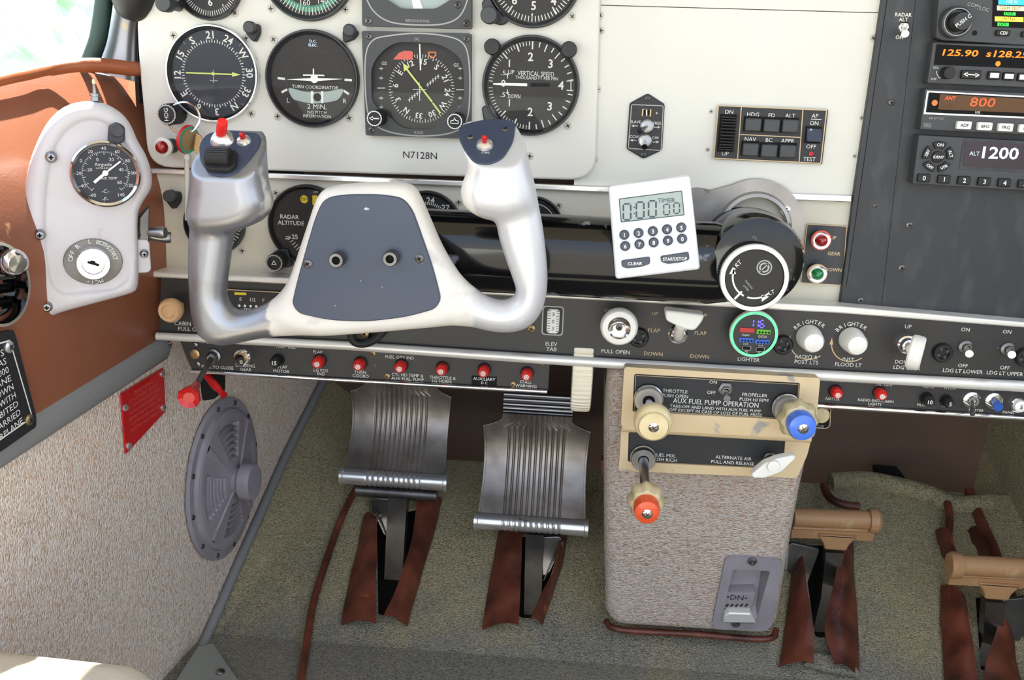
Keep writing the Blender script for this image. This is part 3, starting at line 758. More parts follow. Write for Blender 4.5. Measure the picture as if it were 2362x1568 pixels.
# directional compass card gauge (left)
def p_dg(b, fr, s, R):
    ticks(b, R, .70, .78, 0, 350, 35, .0007); ticks(b, R, .70, .75, 5, 355, 35, .0006)
    for i, t in enumerate(('21', '24', 'W', '30', '33', 'N', '3', '6', 'E', '12', '15', 'S')): dtext(b, t, R, .87, i*30-3, 15*s, bold=True)
    ticks(b, R, .92, .98, 45, 315, 3, .0004, 'ink_dim')
    b.bar((0, 8*s), (0, -20*s), 2*s, ZD+.0002, 'ink_dim'); b.bar((-9*s, -15*s), (9*s, -15*s), 2*s, ZD+.0002, 'ink_dim')
def n_dg(b, fr, s, R):
    b.bar((-62*s, 0), (46*s, 0), 3*s, .0028, 'needle_yellow'); b.poly([(44*s, 5*s), (64*s, 0), (44*s, -5*s)], 'needle_yellow', .0029); b.box(0, 0, .0024, 6*s, 6*s, .001, 'needle_yellow')
t, fr, s, R = gauge('course_indicator', 'leftmost compass card gauge with a level yellow needle', 494, 170, 106, p_dg, dial='dial_blue', rim='silver', ptr=n_dg)
b = B(); x, y = fr.uv(409, 262); knob(b, x, y, 23*s, .022, 'rubber', 'ink_dim', ribs=20); b.text('HDG', x, y, 9*s, .0224, 'ink', rot=PI/2); part('heading_knob', b, t, 'black ribbed knob marked HDG')
# turn coordinator
def p_tc(b, fr, s, R):
    b.ring(.66*R, .665*R, ZD+.0001, 'bezel_grey')
    for t, u, v, h in (('D.C.', 722, 95, 6), ('ELEC.', 722, 104, 6)): T(b, fr, t, u, v, h, 'lcd_white', z=ZD+.0002)
    for t, u, v, h in (('TURN COORDINATOR', 727, 201, 7), ('L', 665, 231, 10), ('R', 795, 233, 10), ('2 MIN.', 731, 246, 11), ('NO PITCH', 731, 259, 6.5), ('INFORMATION', 731, 268, 6.5)): T(b, fr, t, u, v, h, z=ZD+.0002)
    for (a, c) in (((642, 180), (659, 182)), ((796, 184), (813, 185)), ((651, 213), (664, 206)), ((794, 209), (806, 217))): b.bar(fr.uv(*a), fr.uv(*c), 5*s, ZD+.0002, 'ink')
    P = [(668, 203), (700, 210), (725, 212), (760, 210), (793, 205), (786, 225), (770, 234), (725, 239), (690, 233), (676, 226)]
    b.prism(catmull(fr.pts(P), 4), ZD, ZD+.0012, 'lcd', .0005)
    b.poly(fr.pts([(719, 210), (725, 210), (725, 239), (719, 238)]), 'white', ZD+.0014); b.poly(fr.pts([(743, 210), (748, 210), (748, 238), (743, 238)]), 'white', ZD+.0014)
    x, y = fr.uv(734, 224); b.lathe([(9*s, ZD+.0013), (8*s, ZD+.0025), (4*s, ZD+.0034), (0, ZD+.0036)], 'void', 24, x, y)
def n_tc(b, fr, s, R):
    z = .0034
    b.poly(fr.pts([(660, 183), (716, 180), (735, 180), (791, 182), (735, 187), (716, 187)], z), 'needle_white', z); x, y = fr.uv(725, 182, z); b.disc(9*s, z+.0001, 'needle_white', x, y, 24)
    b.bar(fr.uv(723, 158, z), fr.uv(723, 175, z), 3*s, z, 'needle_white'); b.bar(fr.uv(699, 173, z), fr.uv(748, 174, z), 3*s, z, 'needle_white')
gauge('turn_coordinator', 'turn coordinator gauge with a white miniature airplane and level tube', 723, 182, 107, p_tc, ptr=n_tc)
# vertical speed
def p_vsi(b, fr, s, R):
    for a in (0, 180):
        pass
    for sg in (1, -1):
        for k in range(11): a = math.radians(270+sg*k*4.6); b.bar((R*.88*math.sin(a), R*.88*math.cos(a)), (R*.97*math.sin(a), R*.97*math.cos(a)), .0005, ZD+.0002, 'ink')
        for k in range(11): a = math.radians(270+sg*(46+k*4.4)); q = .80 if k in (0, 5, 10) else .88; b.bar((R*q*math.sin(a), R*q*math.cos(a)), (R*.97*math.sin(a), R*.97*math.cos(a)), .0006 if q > .8 else .0011, ZD+.0002, 'ink')
        for k in range(1, 9): a = math.radians(270+sg*(90+k*10)); q = .80 if k in (2, 4) else .86; b.bar((R*q*math.sin(a), R*q*math.cos(a)), (R*.97*math.sin(a), R*.97*math.cos(a)), .0009, ZD+.0002, 'ink')
    for t, u, v, h in (('2', 1224, 131, 18), ('3', 1270, 147, 18), ('2', 1223, 258, 18), ('3', 1268, 245, 18), ('4', 1294, 197, 18), ('1', 1175, 146, 15), ('1', 1175, 237, 15), ('0', 1161, 192, 15),
                       ('.5', 1161, 168, 10), ('.5', 1160, 218, 10), ('UP', 1179, 166, 9), ('DOWN', 1186, 222, 9), ('VERTICAL SPEED', 1236, 170, 10), ('THOUSAND FT PER MIN', 1238, 180, 7)):
        T(b, fr, t, u, v, h, z=ZD+.0002, bold=h > 12, w={'VERTICAL SPEED': 84, 'THOUSAND FT PER MIN': 98, 'UP': 14, 'DOWN': 28, '.5': 11}.get(t))
    b.bar(fr.uv(1307, 187), fr.uv(1322, 186), 2*s, ZD+.0002, 'ink'); b.bar(fr.uv(1307, 208), fr.uv(1322, 209), 2*s, ZD+.0002, 'ink'); b.bar(fr.uv(1317, 187), fr.uv(1317, 209), 2*s, ZD+.0002, 'ink')
    for v0, v1, q in ((181, 173, -1), (206, 213, 1)): b.bar(fr.uv(1171, v0), fr.uv(1171, v1), 2*s, ZD+.0002, 'ink'); b.poly(fr.pts([(1167, v1), (1175, v1), (1171, v1+5*q)]), 'ink', ZD+.0002)
def n_vsi(b, fr, s, R):
    z = .0034; b.poly(fr.pts([(1137, 192), (1160, 191), (1216, 192), (1216, 199), (1160, 197), (1137, 195)], z), 'needle_white', z)
    b.prism(roundpoly(fr.pts([(1224, 191), (1268, 192), (1268, 200), (1224, 200)], .0025), .001), ZD, .0025, 'void', .0003)
t, fr, s, R = gauge('vertical_speed_indicator', 'vertical speed gauge with white pointer at zero, right of the square gauges', 1225, 198, 112, p_vsi, ptr=n_vsi)
b = B(); x, y = fr.uv(1140, 272); b.prism(roundpoly(fr.pts([(1112, 245), (1135, 240), (1160, 285), (1150, 300), (1118, 282)]), .003), 0, .006, 'bezel', .001); part('corner_lug', b, t)
for (u, v, lb) in ((1138, 109, 'round black post light at the upper left edge of the vertical speed gauge'), (1313, 115, 'round black post light at the upper right edge of the vertical speed gauge')):
    f2 = FR.at(u, v, .0); b = B(); b.lathe([(18*s, 0), (18*s, .012), (16*s, .0135), (0, .014)], 'black_soft', 32); b.prism(roundpoly([(-6*s if u > 1200 else 6*s, -26*s), (15*s, 0), (0, 10*s), (-15*s, 0)], .002), 0, .008, 'black_soft', .001)
    solo('post_light', lb, 'light', b, f2, 'black post lights beside the instruments')
postlight('black pointed post light above the leftmost compass card gauge', 587, 68, 4, 24)
postlight('black pointed post light above the turn coordinator', 812, 74, -14, 22)
postlight('black pointed post light on the lower panel left of the yoke', 404, 452, 2, 22, PAN(-.0005))
# top row, partly out of frame
def p_air(b, fr, s, R):
    ticks(b, R, .80, .95, 110, 250, 28, .0005); 
    T(b, fr, '6', 485, 5, 15, z=ZD+.0002, bold=True); T(b, fr, '8', 514, 12, 5, z=ZD+.0002)
t, fr, s, R = gauge('airspeed_indicator', 'small dark gauge numbered 6 cut by the top left edge of the picture', 484, -34, 76, p_air)
b = B(); x, y = fr.uv(412, 14, .0); b.lathe([(12*s, 0), (12*s, .02), (18*s, .02), (18*s, .03), (16*s, .031), (0, .031)], 'bezel_grey', 32, x, y); part('setting_knob', b, t)
def p_grn(b, fr, s, R):
    b.ring(.76*R, .90*R, ZD+.0001, 'green_arc', a0=120, a1=240); ticks(b, R, .80, .97, 120, 240, 24, .0006, z=ZD+.0003); T(b, fr, '160', 704, 6, 12, z=ZD+.0003); T(b, fr, '140', 745, 2, 12, z=ZD+.0003)
gauge('airspeed_gauge', 'round gauge with a green arc and number 160 cut by the top edge', 713, -66, 108, p_grn)
def p_alt(b, fr, s, R):
    ticks(b, R, .84, .96, 100, 260, 32, .0007); ticks(b, R, .78, .96, 108, 252, 4, .0011)
    T(b, fr, '5', 1231, 13, 18, z=ZD+.0002, bold=True); T(b, fr, '6', 1187, 0, 18, z=ZD+.0002, bold=True); T(b, fr, '4', 1277, 2, 18, z=ZD+.0002, bold=True)
t, fr, s, R = gauge('altimeter', 'altimeter showing 6, 5 and 4 cut by the top edge', 1231, -52, 112, p_alt)
b = B(); x, y = fr.uv(1150, 35); b.prism(roundpoly(fr.pts([(1112, 5), (1135, -10), (1175, 50), (1160, 60), (1120, 50)]), .003), 0, .007, 'bezel', .001)
x, y = fr.uv(1131, 37, .02); b.lathe([(14*s, 0), (14*s, .022), (19*s, .023), (19*s, .032), (17*s, .033), (0, .033)], 'bezel_grey', 32, x, y); part('baro_knob', b, t)
x, y = fr.uv(1122, 9); 
# attitude indicator, lower part
def rectinst(label, cn, Rc, name='horizontal_situation_indicator'):
    fr = FR.at(*cn); t = thing(name, label, 'instrument', fr, 'square instruments in the middle of the cream panel'); return t, fr, fr.s(*cn)
t, fr, s = rectinst('square attitude indicator with a tapered glass window cut by the top edge', (966, -50), 0, 'attitude_indicator')
out = fr.pts([(840, -165), (1090, -160), (1090, 68), (841, 61)])
win = roundpoly(fr.pts([(878, -90), (935, -130), (1000, -130), (1060, -90), (1060, -10), (1010, 22), (930, 22), (880, -10)]), .004)
V, F = holed(roundpoly(out, .002), [win], 0, .009); b = B(); b.add(V, F, 'bezel_grey')
P = catmull(fr.pts([(846, -60), (849, -10), (868, 28), (905, 52), (966, 59), (1030, 56), (1066, 36), (1084, -10), (1086, -60)]), 5, False)
b.line(P, 3*s, .0092, 'ink_dim'); T(b, fr, 'BENDIX/KING', 963, 48, 6, 'ink_dim', z=.0092); part('bezel', b, t)
b = B(); b.poly(win, 'lcd', .003); b.poly(fr.pts([(950, -10), (965, -14), (978, 22), (955, 22)]), 'white', .0035); part('display', b, t)
screws(t, fr, [(850, 48), (1076, 54), (1056, 12)], .009, 7.5, 'dark_steel', 'void')
# horizontal situation indicator
t, fr, s = rectinst('square compass indicator with a diagonal yellow course arrow above the tail number', (967, 194), 0)
out = fr.pts([(840, 72), (1089, 78), (1088, 319), (849, 311)])
win = catmull(fr.pts([(967, 99), (920, 100), (885, 122), (864, 155), (862, 195), (864, 230), (878, 250), (905, 270), (935, 293), (1000, 296), (1030, 275), (1052, 256), (1070, 235), (1073, 200), (1070, 150), (1050, 122), (1010, 102)]), 4)
V, F = holed(roundpoly(out, .002), [win], 0, .009); b = B(); b.add(V, F, 'bezel_grey')
P = catmull(fr.pts([(966, 78), (900, 84), (866, 94), (850, 125), (848, 195), (855, 262), (875, 290), (912, 305), (967, 312), (1025, 309), (1064, 296), (1082, 268), (1087, 200), (1083, 130), (1068, 98), (1030, 84)]), 5)
b.line(P, 3*s, .0092, 'ink_dim', True); T(b, fr, 'DC', 962, 90, 5.5, 'ink_dim', z=.0092); T(b, fr, 'KING', 966, 306, 6, 'ink_dim', z=.0092); part('bezel', b, t)
b = B(); b.poly(win, 'dial', .0012); z = .0016; cx, cy = fr.uv(972, 205, z)
R = 88*s; b2 = B()
def tk(r0, r1, a, w, m='ink'): a = math.radians(a); b.bar((cx+r0*R*math.sin(a), cy+r0*R*math.cos(a)), (cx+r1*R*math.sin(a), cy+r1*R*math.cos(a)), w, z, m)
for i in range(72): tk(.80 if i % 2 else .76, .86, i*5+2, .0005)
for i, ch in enumerate(('15', 'S', '21', '24', 'W', '30', '33', 'N', '3', '6', 'E', '12')):
    a = math.radians(5+i*30); b.text(ch, cx+R*.68*math.sin(a), cy+R*.68*math.cos(a), 12*s, z, 'ink', rot=-a, bold=True)
for u in (880, 1062):
    for v in (158, 180, 226, 247): b.bar(fr.uv(u-5, v), fr.uv(u+5, v), 1.5*s, z, 'ink'); b.bar(fr.uv(u, v-4), fr.uv(u, v+4), 1.5*s, z, 'ink')
    b.bar(fr.uv(u-9, 203 if u < 900 else 207), fr.uv(u+9, 203 if u < 900 else 207), 2*s, z, 'ink')
T(b, fr, 'GS', 886, 146, 7, z=z); T(b, fr, 'GS', 1052, 150, 7, z=z)
b.poly(fr.pts([(907, 137), (920, 122), (932, 117), (950, 118), (953, 122), (951, 138)], z), 'flag_red', z+.0002)
b.outline(fr.pts([(987, 119), (1006, 119), (1007, 128), (1000, 134), (994, 134), (988, 127)], z), 3*s, z+.0002, 'orange_ink')
for k in range(12):
    if k in (5, 6): continue
    u = 945+k*6; v = 230-k*4.9; b.bar(fr.uv(u, v-5), fr.uv(u+1, v+5), 1.6*s, z, 'ink'); b.bar(fr.uv(u-3, v+1), fr.uv(u+3, v-1), 1.4*s, z, 'ink')
part('dial', b, t)
b = B(); zz = .003
b.bar(fr.uv(968, 101, zz), fr.uv(970, 162, zz), 3*s, zz, 'needle_white'); b.bar(fr.uv(952, 206, zz), fr.uv(983, 207, zz), 1.5*s, zz, 'ink'); b.bar(fr.uv(967, 190, zz), fr.uv(968, 232, zz), 1.5*s, zz, 'ink')
b.bar(fr.uv(934, 154, zz), fr.uv(997, 235, zz), 4*s, zz+.0002, 'needle_yellow'); b.bar(fr.uv(998, 237, zz), fr.uv(1016, 261, zz), 4*s, zz+.0002, 'needle_yellow'); b.poly(fr.pts([(930, 146), (945, 155), (932, 165)], zz), 'needle_yellow', zz+.0003); part('course_arrow', b, t)
b = B(); b.poly(win, 'glass', .007); part('glass', b, t)
for u, v, nm in ((864, 273, 'course_knob'), (1049, 280, 'heading_knob')):
    b = B(); x, y = fr.uv(u, v, .028); knob(b, x, y, 18*s, .020, 'rubber', 'ink', z0=.009, ribs=18)
    z = .0292+.0002
    if u < 900: b.bar((x-8*s, y), (x+11*s, y), 2.5*s, z, 'ink'); b.poly([(x-12*s, y), (x-3*s, y+5*s), (x-3*s, y-5*s)], 'ink', z)
    else: b.outline([(x-9*s, y-5*s), (x+9*s, y-5*s), (x+9*s, y+2*s), (x+3*s, y+3*s), (x, y+9*s), (x-3*s, y+3*s), (x-9*s, y+2*s)], 1.6*s, z, 'ink')
    part(nm, b, t)
screws(t, fr, [(851, 84), (1076, 90), (857, 300)], .009, 7, 'dark_steel', 'void')
# lower row
LP = PAN(-.0005)
def p_ra(b, fr, s, R):
    for t, u, v, h in (('RADAR', 668, 500, 9), ('ALTITUDE', 671, 514, 9), ('25', 680, 546, 10), ('DH', 702, 459, 7), ('OFF', 728, 443, 5)): T(b, fr, t, u, v, h, 'ink_dark' if t == 'DH' else 'ink', z=ZD+.0004, bold=h > 7)
    x, y = fr.uv(703, 459); b.disc(9*s, ZD+.0002, 'yellow', x, y, 24); b.poly(fr.pts([(722, 450), (733, 450), (733, 472), (722, 472)]), 'yellow', ZD+.0002)
    for k in range(6): b.bar(fr.uv(660+k*5, 546+k*6), fr.uv(668+k*5, 543+k*5), 1.6*s, ZD+.0002, 'ink')
    b.bar(fr.uv(660, 551), fr.uv(672, 545), 2.2*s, ZD+.0002, 'ink'); ticks(b, R, .80, .93, 120, 200, 16, .0005)
t, fr, s, R = gauge('radar_altimeter', 'radar altitude gauge with a yellow lamp, partly behind the yoke hub', 712, 517, 90, p_ra, LP, rim='bezel')
b = B(); x, y = fr.uv(633, 606, .02); b.prism(roundpoly(fr.pts([(640, 575), (668, 570), (680, 612), (655, 615), (630, 622), (615, 600)]), .003), 0, .007, 'bezel', .001)
knob(b, x, y, 20*s, .014, 'rubber', 'ink_dim', z0=.007, ribs=16); b.outline([(x-6*s, y-4*s), (x+6*s, y-4*s), (x, y+7*s)], 1.5*s, .0215, 'ink'); part('setting_knob', b, t)
def p_rmi(b, fr, s, R):
    ticks(b, R, .66, .76, -60, 90, 30, .0007)
    T(b, fr, '24', 993, 462, 13, z=ZD+.0002, bold=True); T(b, fr, '27', 1028, 479, 13, z=ZD+.0002, bold=True); b.poly(fr.pts([(976, 480), (986, 480), (980, 470)]), 'scr_green', ZD+.0003)
gauge('course_gauge', 'black gauge showing 24 and 27 half hidden behind the yoke hub', 986, 520, 80, p_rmi, LP)
gauge('small_gauge', 'dark gauge mostly hidden behind the left grip of the yoke', 498, 515, 69, lambda b, fr, s, R: (ticks(b, R, .82, .95, 60, 150, 12, .0006), ticks(b, R, .8, .98, 100, 140, 2, .001)), LP)
gauge('small_gauge', 'dark gauge peeking out right of the right yoke grip above the black arm', 1232, 518, 66, lambda b, fr, s, R: b.ring(.8*R, .83*R, ZD+.0002, 'ink', a0=0, a1=90), LP)
# red press-to-test lamp, clear tube
fr = FR.at(398, 336); s = fr.s(398, 336); t = thing('warning_lamp', 'red lens lamp on the cream panel under the HDG knob', 'light', fr)
b = B(); b.lathe([(16*s, 0), (16*s, .016), (21*s, .017), (21*s, .020), (15*s, .021)], 'black_soft', 32, mats=['black_soft', 'clear_plastic', 'clear_plastic', 'clear_plastic']); part('housing', b, t)
b = B(); b.lathe([(14.5*s, .0205), (12*s, .024), (7*s, .026), (0, .0265)], 'lens_red', 24); part('lens', b, t)
fr = LP; b = B(); b.tube([fr.p3(431, 362, .012), fr.p3(432, 507, .006)], 5.5*fr.s(431, 430), 'clear_plastic', 14)
b.tube([fr.p3(431, 359, .003), fr.p3(431, 362, .016)], 6*fr.s(431, 400), 'clear_plastic', 10)
solo('clear_tube', 'clear plastic tube hanging vertically left of the yoke grip', 'tube', b, fr)
# key ring with medal
fr = PAN(-.024); t = thing('key_ring', 'steel key ring with a green and red medal hanging from the HDG knob', 'key ring', fr)
b = B(); P = []
for i in range(41):
    a = 2*PI*i/40; u = 424+37*math.cos(a)*1.0; v = 272+36*math.sin(a); P.append(fr.p3(u, v, .004*math.sin(a)))
b.tube(P, .0011, 'chrome', 8); part('ring', b, t)
mf = fr.at(434, 322, .004); mf = Fr(mf.o, (.36, .93, .05), (.2, 0, 1)); b = B(); s = .00034
b.lathe([(36*s, -.0015), (36*s, .0), (34*s, .001), (34*s, .001), (27*s, .001), (27*s, .0012), (0, .0012)], 'lens_green', 40, mats=['red', 'red', 'red', 'green_arc', 'brass', 'brass'])
me = finish(b.mesh('medal')); o = part('medal', me, t); o.matrix_local = fr.M.inverted() @ mf.M
b = B(); b.prism(roundpoly(fr.pts([(438, 300), (462, 312), (466, 352), (446, 356)]), .004), -.004, -.002, 'brass', .0004); part('key', b, t)
# slave switch plate
fr = P0.at(1490, 291); s = fr.s(1490, 291); t = thing('slaving_switch_plate', 'small black six sided plate with two toggle switches on the cream panel', 'switch', fr)
b = B(); P = roundpoly(fr.pts([(1494, 215), (1533, 240), (1527, 346), (1484, 366), (1445, 343), (1452, 238)]), .002); b.prism(P, 0, .0025, 'black_soft', .0008)
b.outline(roundpoly(fr.pts([(1456, 240), (1531, 243), (1526, 348), (1448, 343)], .0027), .0018), 2*s, .0027, 'ink_dim')
for tt, u, v, h in (('-', 1470, 259, 2), ('+', 1515, 261, 8), ('SLAVE', 1466, 281, 6), ('FREE', 1516, 284, 6), ('CCW', 1463, 315, 6), ('CW', 1512, 318, 6)): T(b, fr, tt, u, v, h, z=.0027)
for u, v, q in ((1465, 290, -1), (1514, 293, 1), (1462, 323, -1), (1511, 327, 1)): b.bar(fr.uv(u-6, v), fr.uv(u+6, v), 1.5*s, .0027, 'ink'); b.poly(fr.pts([(u+9*q, v), (u+3*q, v-3), (u+3*q, v+3)]), 'ink', .0027)
b.poly(fr.pts([(1481, 251), (1502, 252), (1501, 268), (1480, 267)]), 'brass', .0028); b.poly(fr.pts([(1484, 252), (1499, 252), (1498, 267), (1483, 267)]), 'void', .0029); b.bar(fr.uv(1491, 253), fr.uv(1491, 266), 3*s, .003, 'white')
part('face_plate', b, t)
for (u, v), (du, dv) in (((1492, 291), (-18, 9)), ((1487, 325), (-2, 11))):
    b = B(); x, y = fr.uv(u, v); b.lathe([(16*s, .0025), (16*s, .004), (13*s, .0045), (13*s, .006), (8*s, .0062), (8*s, .007), (0, .007)], 'steel', 20, x, y); part('switch_collar', b, t)
    b = B(); b.tube([(x, y, .006), (x+du*s*.7, y-dv*s*.7, .013), (x+du*s, y-dv*s, .016)], [3.5*s, 5*s, 7*s], 'chrome', 14); part('lever', b, t)
screws(t, fr, [(1494, 227), (1484, 357)], .0025, 6, 'dark_steel', 'void')
# autopilot panel
fr = P0.at(1777, 310); s = fr.s(1777, 310); t = thing('autopilot_panel', 'black autopilot control panel with six square buttons', 'control panel', fr)
q = [(1656, 242), (1908, 253), (1894, 378), (1645, 366)]
b = B(); b.prism(roundpoly(fr.pts(q), .001), 0, .004, 'black_soft', .0006)
b.outline(roundpoly(fr.pts(q, .004), .001), 2.5*s, .0042, 'ink_tan')
for a, c in (((1710, 246), (1701, 368)), ((1852, 252), (1843, 375)), ((1707, 310), (1848, 317))): b.bar(fr.uv(*a, .004), fr.uv(*c, .004), 2.2*s, .0042, 'ink_tan')
for tt, u, v, h in (('DN', 1682, 258, 9), ('UP', 1673, 354, 9), ('HDG', 1737, 264, 9), ('FD', 1780, 266, 9), ('ALT', 1823, 267, 9), ('NAV', 1731, 321, 9), ('BC', 1774, 323, 9), ('APPR', 1817, 325, 9), ('AP', 1880, 267, 9), ('ON', 1878, 284, 9), ('OFF', 1871, 338, 9), ('TEST', 1867, 367, 9)):
    T(b, fr, tt, u, v, h, z=.0043)
b.bar(fr.uv(1868, 274), fr.uv(1892, 275), 1.5*s, .0043, 'ink'); part('face_plate', b, t)
for u, v in ((1737, 287), (1780, 289), (1823, 290), (1731, 344), (1774, 347), (1817, 348)):
    b = B(); x, y = fr.uv(u, v, .008); b.box(x, y+1*s, .0048, 41*s, 35*s, .001, 'void', .0004); b.box(x, y-1*s, .0065, 37*s, 30*s, .006, 'bezel_grey', .0012); part('button', b, t)
b = B(); P = []; x, y = fr.uv(1677, 307, .006)
b.box(x, y, .0045, 38*s, 86*s, .002, 'void')
for k in range(12):
    a = -.9+k*.16; V0 = .0055+.0075*math.cos(a)
    yy = y+38*s*math.sin(a)/.8; b.box(x, yy, V0-.002, 33*s, 3.6*s if k % 1 == 0 else 0, .004, 'rubber', .0004)
part('pitch_wheel', b, t)
b = B(); x, y = fr.uv(1876, 311, .006); b.box(x, y, .005, 36*s, 38*s, .003, 'void', .0004); V = [(x-16*s, y-14*s, .005), (x+16*s, y-14*s, .005), (x+16*s, y+14*s, .005), (x-16*s, y+14*s, .005), (x-16*s, y-14*s, .0125), (x+16*s, y-14*s, .0125), (x+16*s, y+14*s, .007), (x-16*s, y+14*s, .007)]
b.add(V, [(4, 5, 6, 7), (0, 1, 5, 4), (1, 2, 6, 5), (2, 3, 7, 6), (3, 0, 4, 7)], 'blue_plate'); part('rocker_switch', b, t, 'dark blue rocker switch')
b = B(); x, y = fr.uv(1868, 354); b.lathe([(5*s, .004), (5*s, .005), (3*s, .0052), (0, .0045)], 'red', 16, x, y); part('test_button', b, t)
# gear lamp plate
fr = P0.at(1900, 586); s = fr.s(1900, 586); b = B(); q = [(1860, 515), (1953, 520), (1943, 658), (1845, 652)]
b.prism(roundpoly(fr.pts(q), .002), 0, .0015, 'bezel_grey', .0004); b.outline(roundpoly(fr.pts(q), .002), 2*s, .0017, 'ink_tan')
for tt, u, v in (('UP', 1922, 548), ('GEAR', 1924, 585), ('DOWN', 1922, 622)): T(b, fr, tt, u, v, 8, 'ink_tan', z=.0017, bold=True)
solo('gear_lamp_plate', 'grey plate lettered UP GEAR DOWN at the right end of the cream panel', 'plate', b, fr)
for u, v, m, c in ((1895, 555, 'lens_red', 'red'), (1886, 632, 'lens_green', 'green')):
    f2 = PAN(-.0015).at(u, v, .018); f2.o.y = -.0015; f2 = Fr(f2.o, f2.x, f2.y)
    t = thing('gear_lamp', f'{c} landing gear lamp on the lettered grey plate', 'light', f2, 'landing gear lamps')
    b = B(); b.lathe([(15*s, 0), (15*s, .002), (17*s, .0025), (15*s, .008), (16*s, .012), (22*s, .014), (23*s, .017), (20*s, .018), (15*s, .0175)], 'black_soft', 36, mats=['black_soft']*4+['chrome']+['flag_red' if c == 'red' else 'ink_tan']*2+['chrome']); part('housing', b, t)
    b = B(); b.lathe([(15*s, .0172), (12*s, .021), (7*s, .023), (0, .0235)], m, 24); part('lens', b, t)

# ================================================================ radios
def radio(name, label, out, y, m='bezel_grey', th=.014):
    fr = PAN(y).at(*out[0]); t = thing(name, label, 'radio', fr, 'avionics units stacked on the right'); b = B(); b.prism(roundpoly(fr.pts(out), .0012), -th, 0, m, .0008); return t, fr, fr.s(2250, 200), b
def keys(t, fr, s, L, m, h, ink, tm=0):
    for tx, u, v, w, hh in L:
        b = B(); x, y = fr.uv(u, v, h); b.box(x, y, h/2, w*s, hh*s, h, m, .0009)
        if tx: T(b, fr, tx, u, v, tm or hh*.45, ink, z=h+.0002, bold=True)
        part('key', b, t)
t, fr, s, b = radio('navigator', 'uppermost avionics unit with colour screen and round volume knob', [(2172, -120), (2160, 86), (2175, 93), (2700, 125), (2700, -100)], -.020)
T(b, fr, 'COM/', 2246, 12, 8, 'ink_dim', rot=-.2); T(b, fr, 'VLOC', 2267, 20, 8, 'ink_dim', rot=-.2); x, y = fr.uv(2248, 76); b.disc(6*s, .0002, 'void', x, y, 20)
part('case', b, t)
b = B(); q = [(2292, -60), (2600, -50), (2600, 75), (2288, 62)]; b.poly(fr.pts(q), 'screen_black', .0004)
for m, u0, v0, u1, v1 in (('scr_cyan', 2302, -60, 2500, 11), ('scr_tan', 2299, 13, 2500, 24), ('scr_green', 2315, 28, 2342, 35), ('scr_yellow', 2294, 38, 2360, 49), ('scr_green', 2300, 52, 2326, 60), ('scr_cyan', 2366, 28, 2500, 60)):
    b.poly(fr.pts([(u0, v0), (u1, v0+(u1-u0)*.03), (u1, v1+(u1-u0)*.03), (u0, v1)]), m, .0006)
for tx, u, v, m in (('108.30', 2335, 4, 'white'), ('TERM TEST', 2330, 19, 'ink_dark'), ('ENR', 2328, 31, 'void'), ('INTEG', 2327, 43, 'void'), ('GPS', 2313, 56, 'void')): T(b, fr, tx, u, v, 7, m, z=.0008)
part('screen', b, t)
b = B(); x, y = fr.uv(2213, 50, .012); b.lathe([(36*s, 0), (35*s, .008), (31*s, .009), (29*s, .009), (28*s, .006), (22*s, .006), (21*s, .018), (19*s, .019), (0, .019)], 'bezel', 48, x, y, mats=['bezel_grey']*2+['ink_dim']+['bezel']*5); b.text('PUSH C', x+1*s, y+1*s, 8*s, .0193, 'ink', rot=.7, bold=True); part('volume_knob', b, t)
keys(t, fr, s, [('CDI', 2315, 76, 32, 13), ('OBS', 2375, 79, 32, 13)], 'rubber', .003, 'ink', 7)
t, fr, s, b = radio('comm_radio', 'radio with amber digits 125.90 above the orange 800 display', [(2153, 97), (2139, 192), (2362, 202), (2700, 218), (2700, 122), (2362, 104)], -.018)
for tx, u, v in (('VOL', 2159, 156), ('OFF', 2154, 182)): T(b, fr, tx, u, v, 5, 'ink')
b.line(fr.pts([(2160, 164), (2161, 172), (2166, 180), (2171, 176)]), 1.5*s, .0003, 'ink'); part('case', b, t)
b = B(); b.poly(fr.pts([(2160, 102), (2700, 128), (2700, 172), (2154, 149)]), 'screen_black', .0004)
T(b, fr, '125.90', 2216, 122, 14, 'led_amber', z=.0007, w=82, bold=True, shear=.15); T(b, fr, 's128.25', 2324, 125, 14, 'led_amber', z=.0007, w=96, bold=True, shear=.15); x, y = fr.uv(2301, 147); b.disc(6*s, .0008, 'led_amber', x, y, 16); part('display', b, t)
b = B(); x, y = fr.uv(2187, 168, .006); knob(b, x, y, 14*s, .010, 'rubber', ribs=14); part('volume_knob', b, t)
keys(t, fr, s, [('', 2241, 172, 46, 20), ('', 2294, 174, 28, 19), ('', 2328, 176, 26, 19), ('', 2362, 178, 26, 19)], 'rubber', .003, 'ink', 6)
b = B(); z = .0032; b.bar(fr.uv(2228, 171, z), fr.uv(2254, 173, z), 2.5*s, z, 'ink'); b.poly(fr.pts([(2222, 171), (2232, 166), (2232, 177)], z), 'ink', z); b.poly(fr.pts([(2260, 173), (2250, 168), (2250, 179)], z), 'ink', z)
for u, v in ((2294, 174), (2328, 176), (2362, 178)): x, y = fr.uv(u, v, z); b.box(x, y, z, 20*s, 11*s, .0004, 'ink')
part('key_marking', b, t)
t, fr, s, b = radio('direction_finder_radio', 'radio with orange digits 800 and white keys in a silver frame', [(2135, 204), (2122, 299), (2362, 311), (2700, 330), (2700, 232), (2362, 214)], -.018)
T(b, fr, 'KR 87 TSO', 2160, 273, 5, 'ink_dim'); T(b, fr, 'BENDIX', 2140, 286, 3.5, 'ink_dim'); T(b, fr, 'KING', 2140, 291, 5, 'ink_dim')
b.outline(fr.pts([(2138, 209), (2700, 240), (2700, 288), (2130, 263)], 0), 4*s, .0004, 'silver'); part('case', b, t)
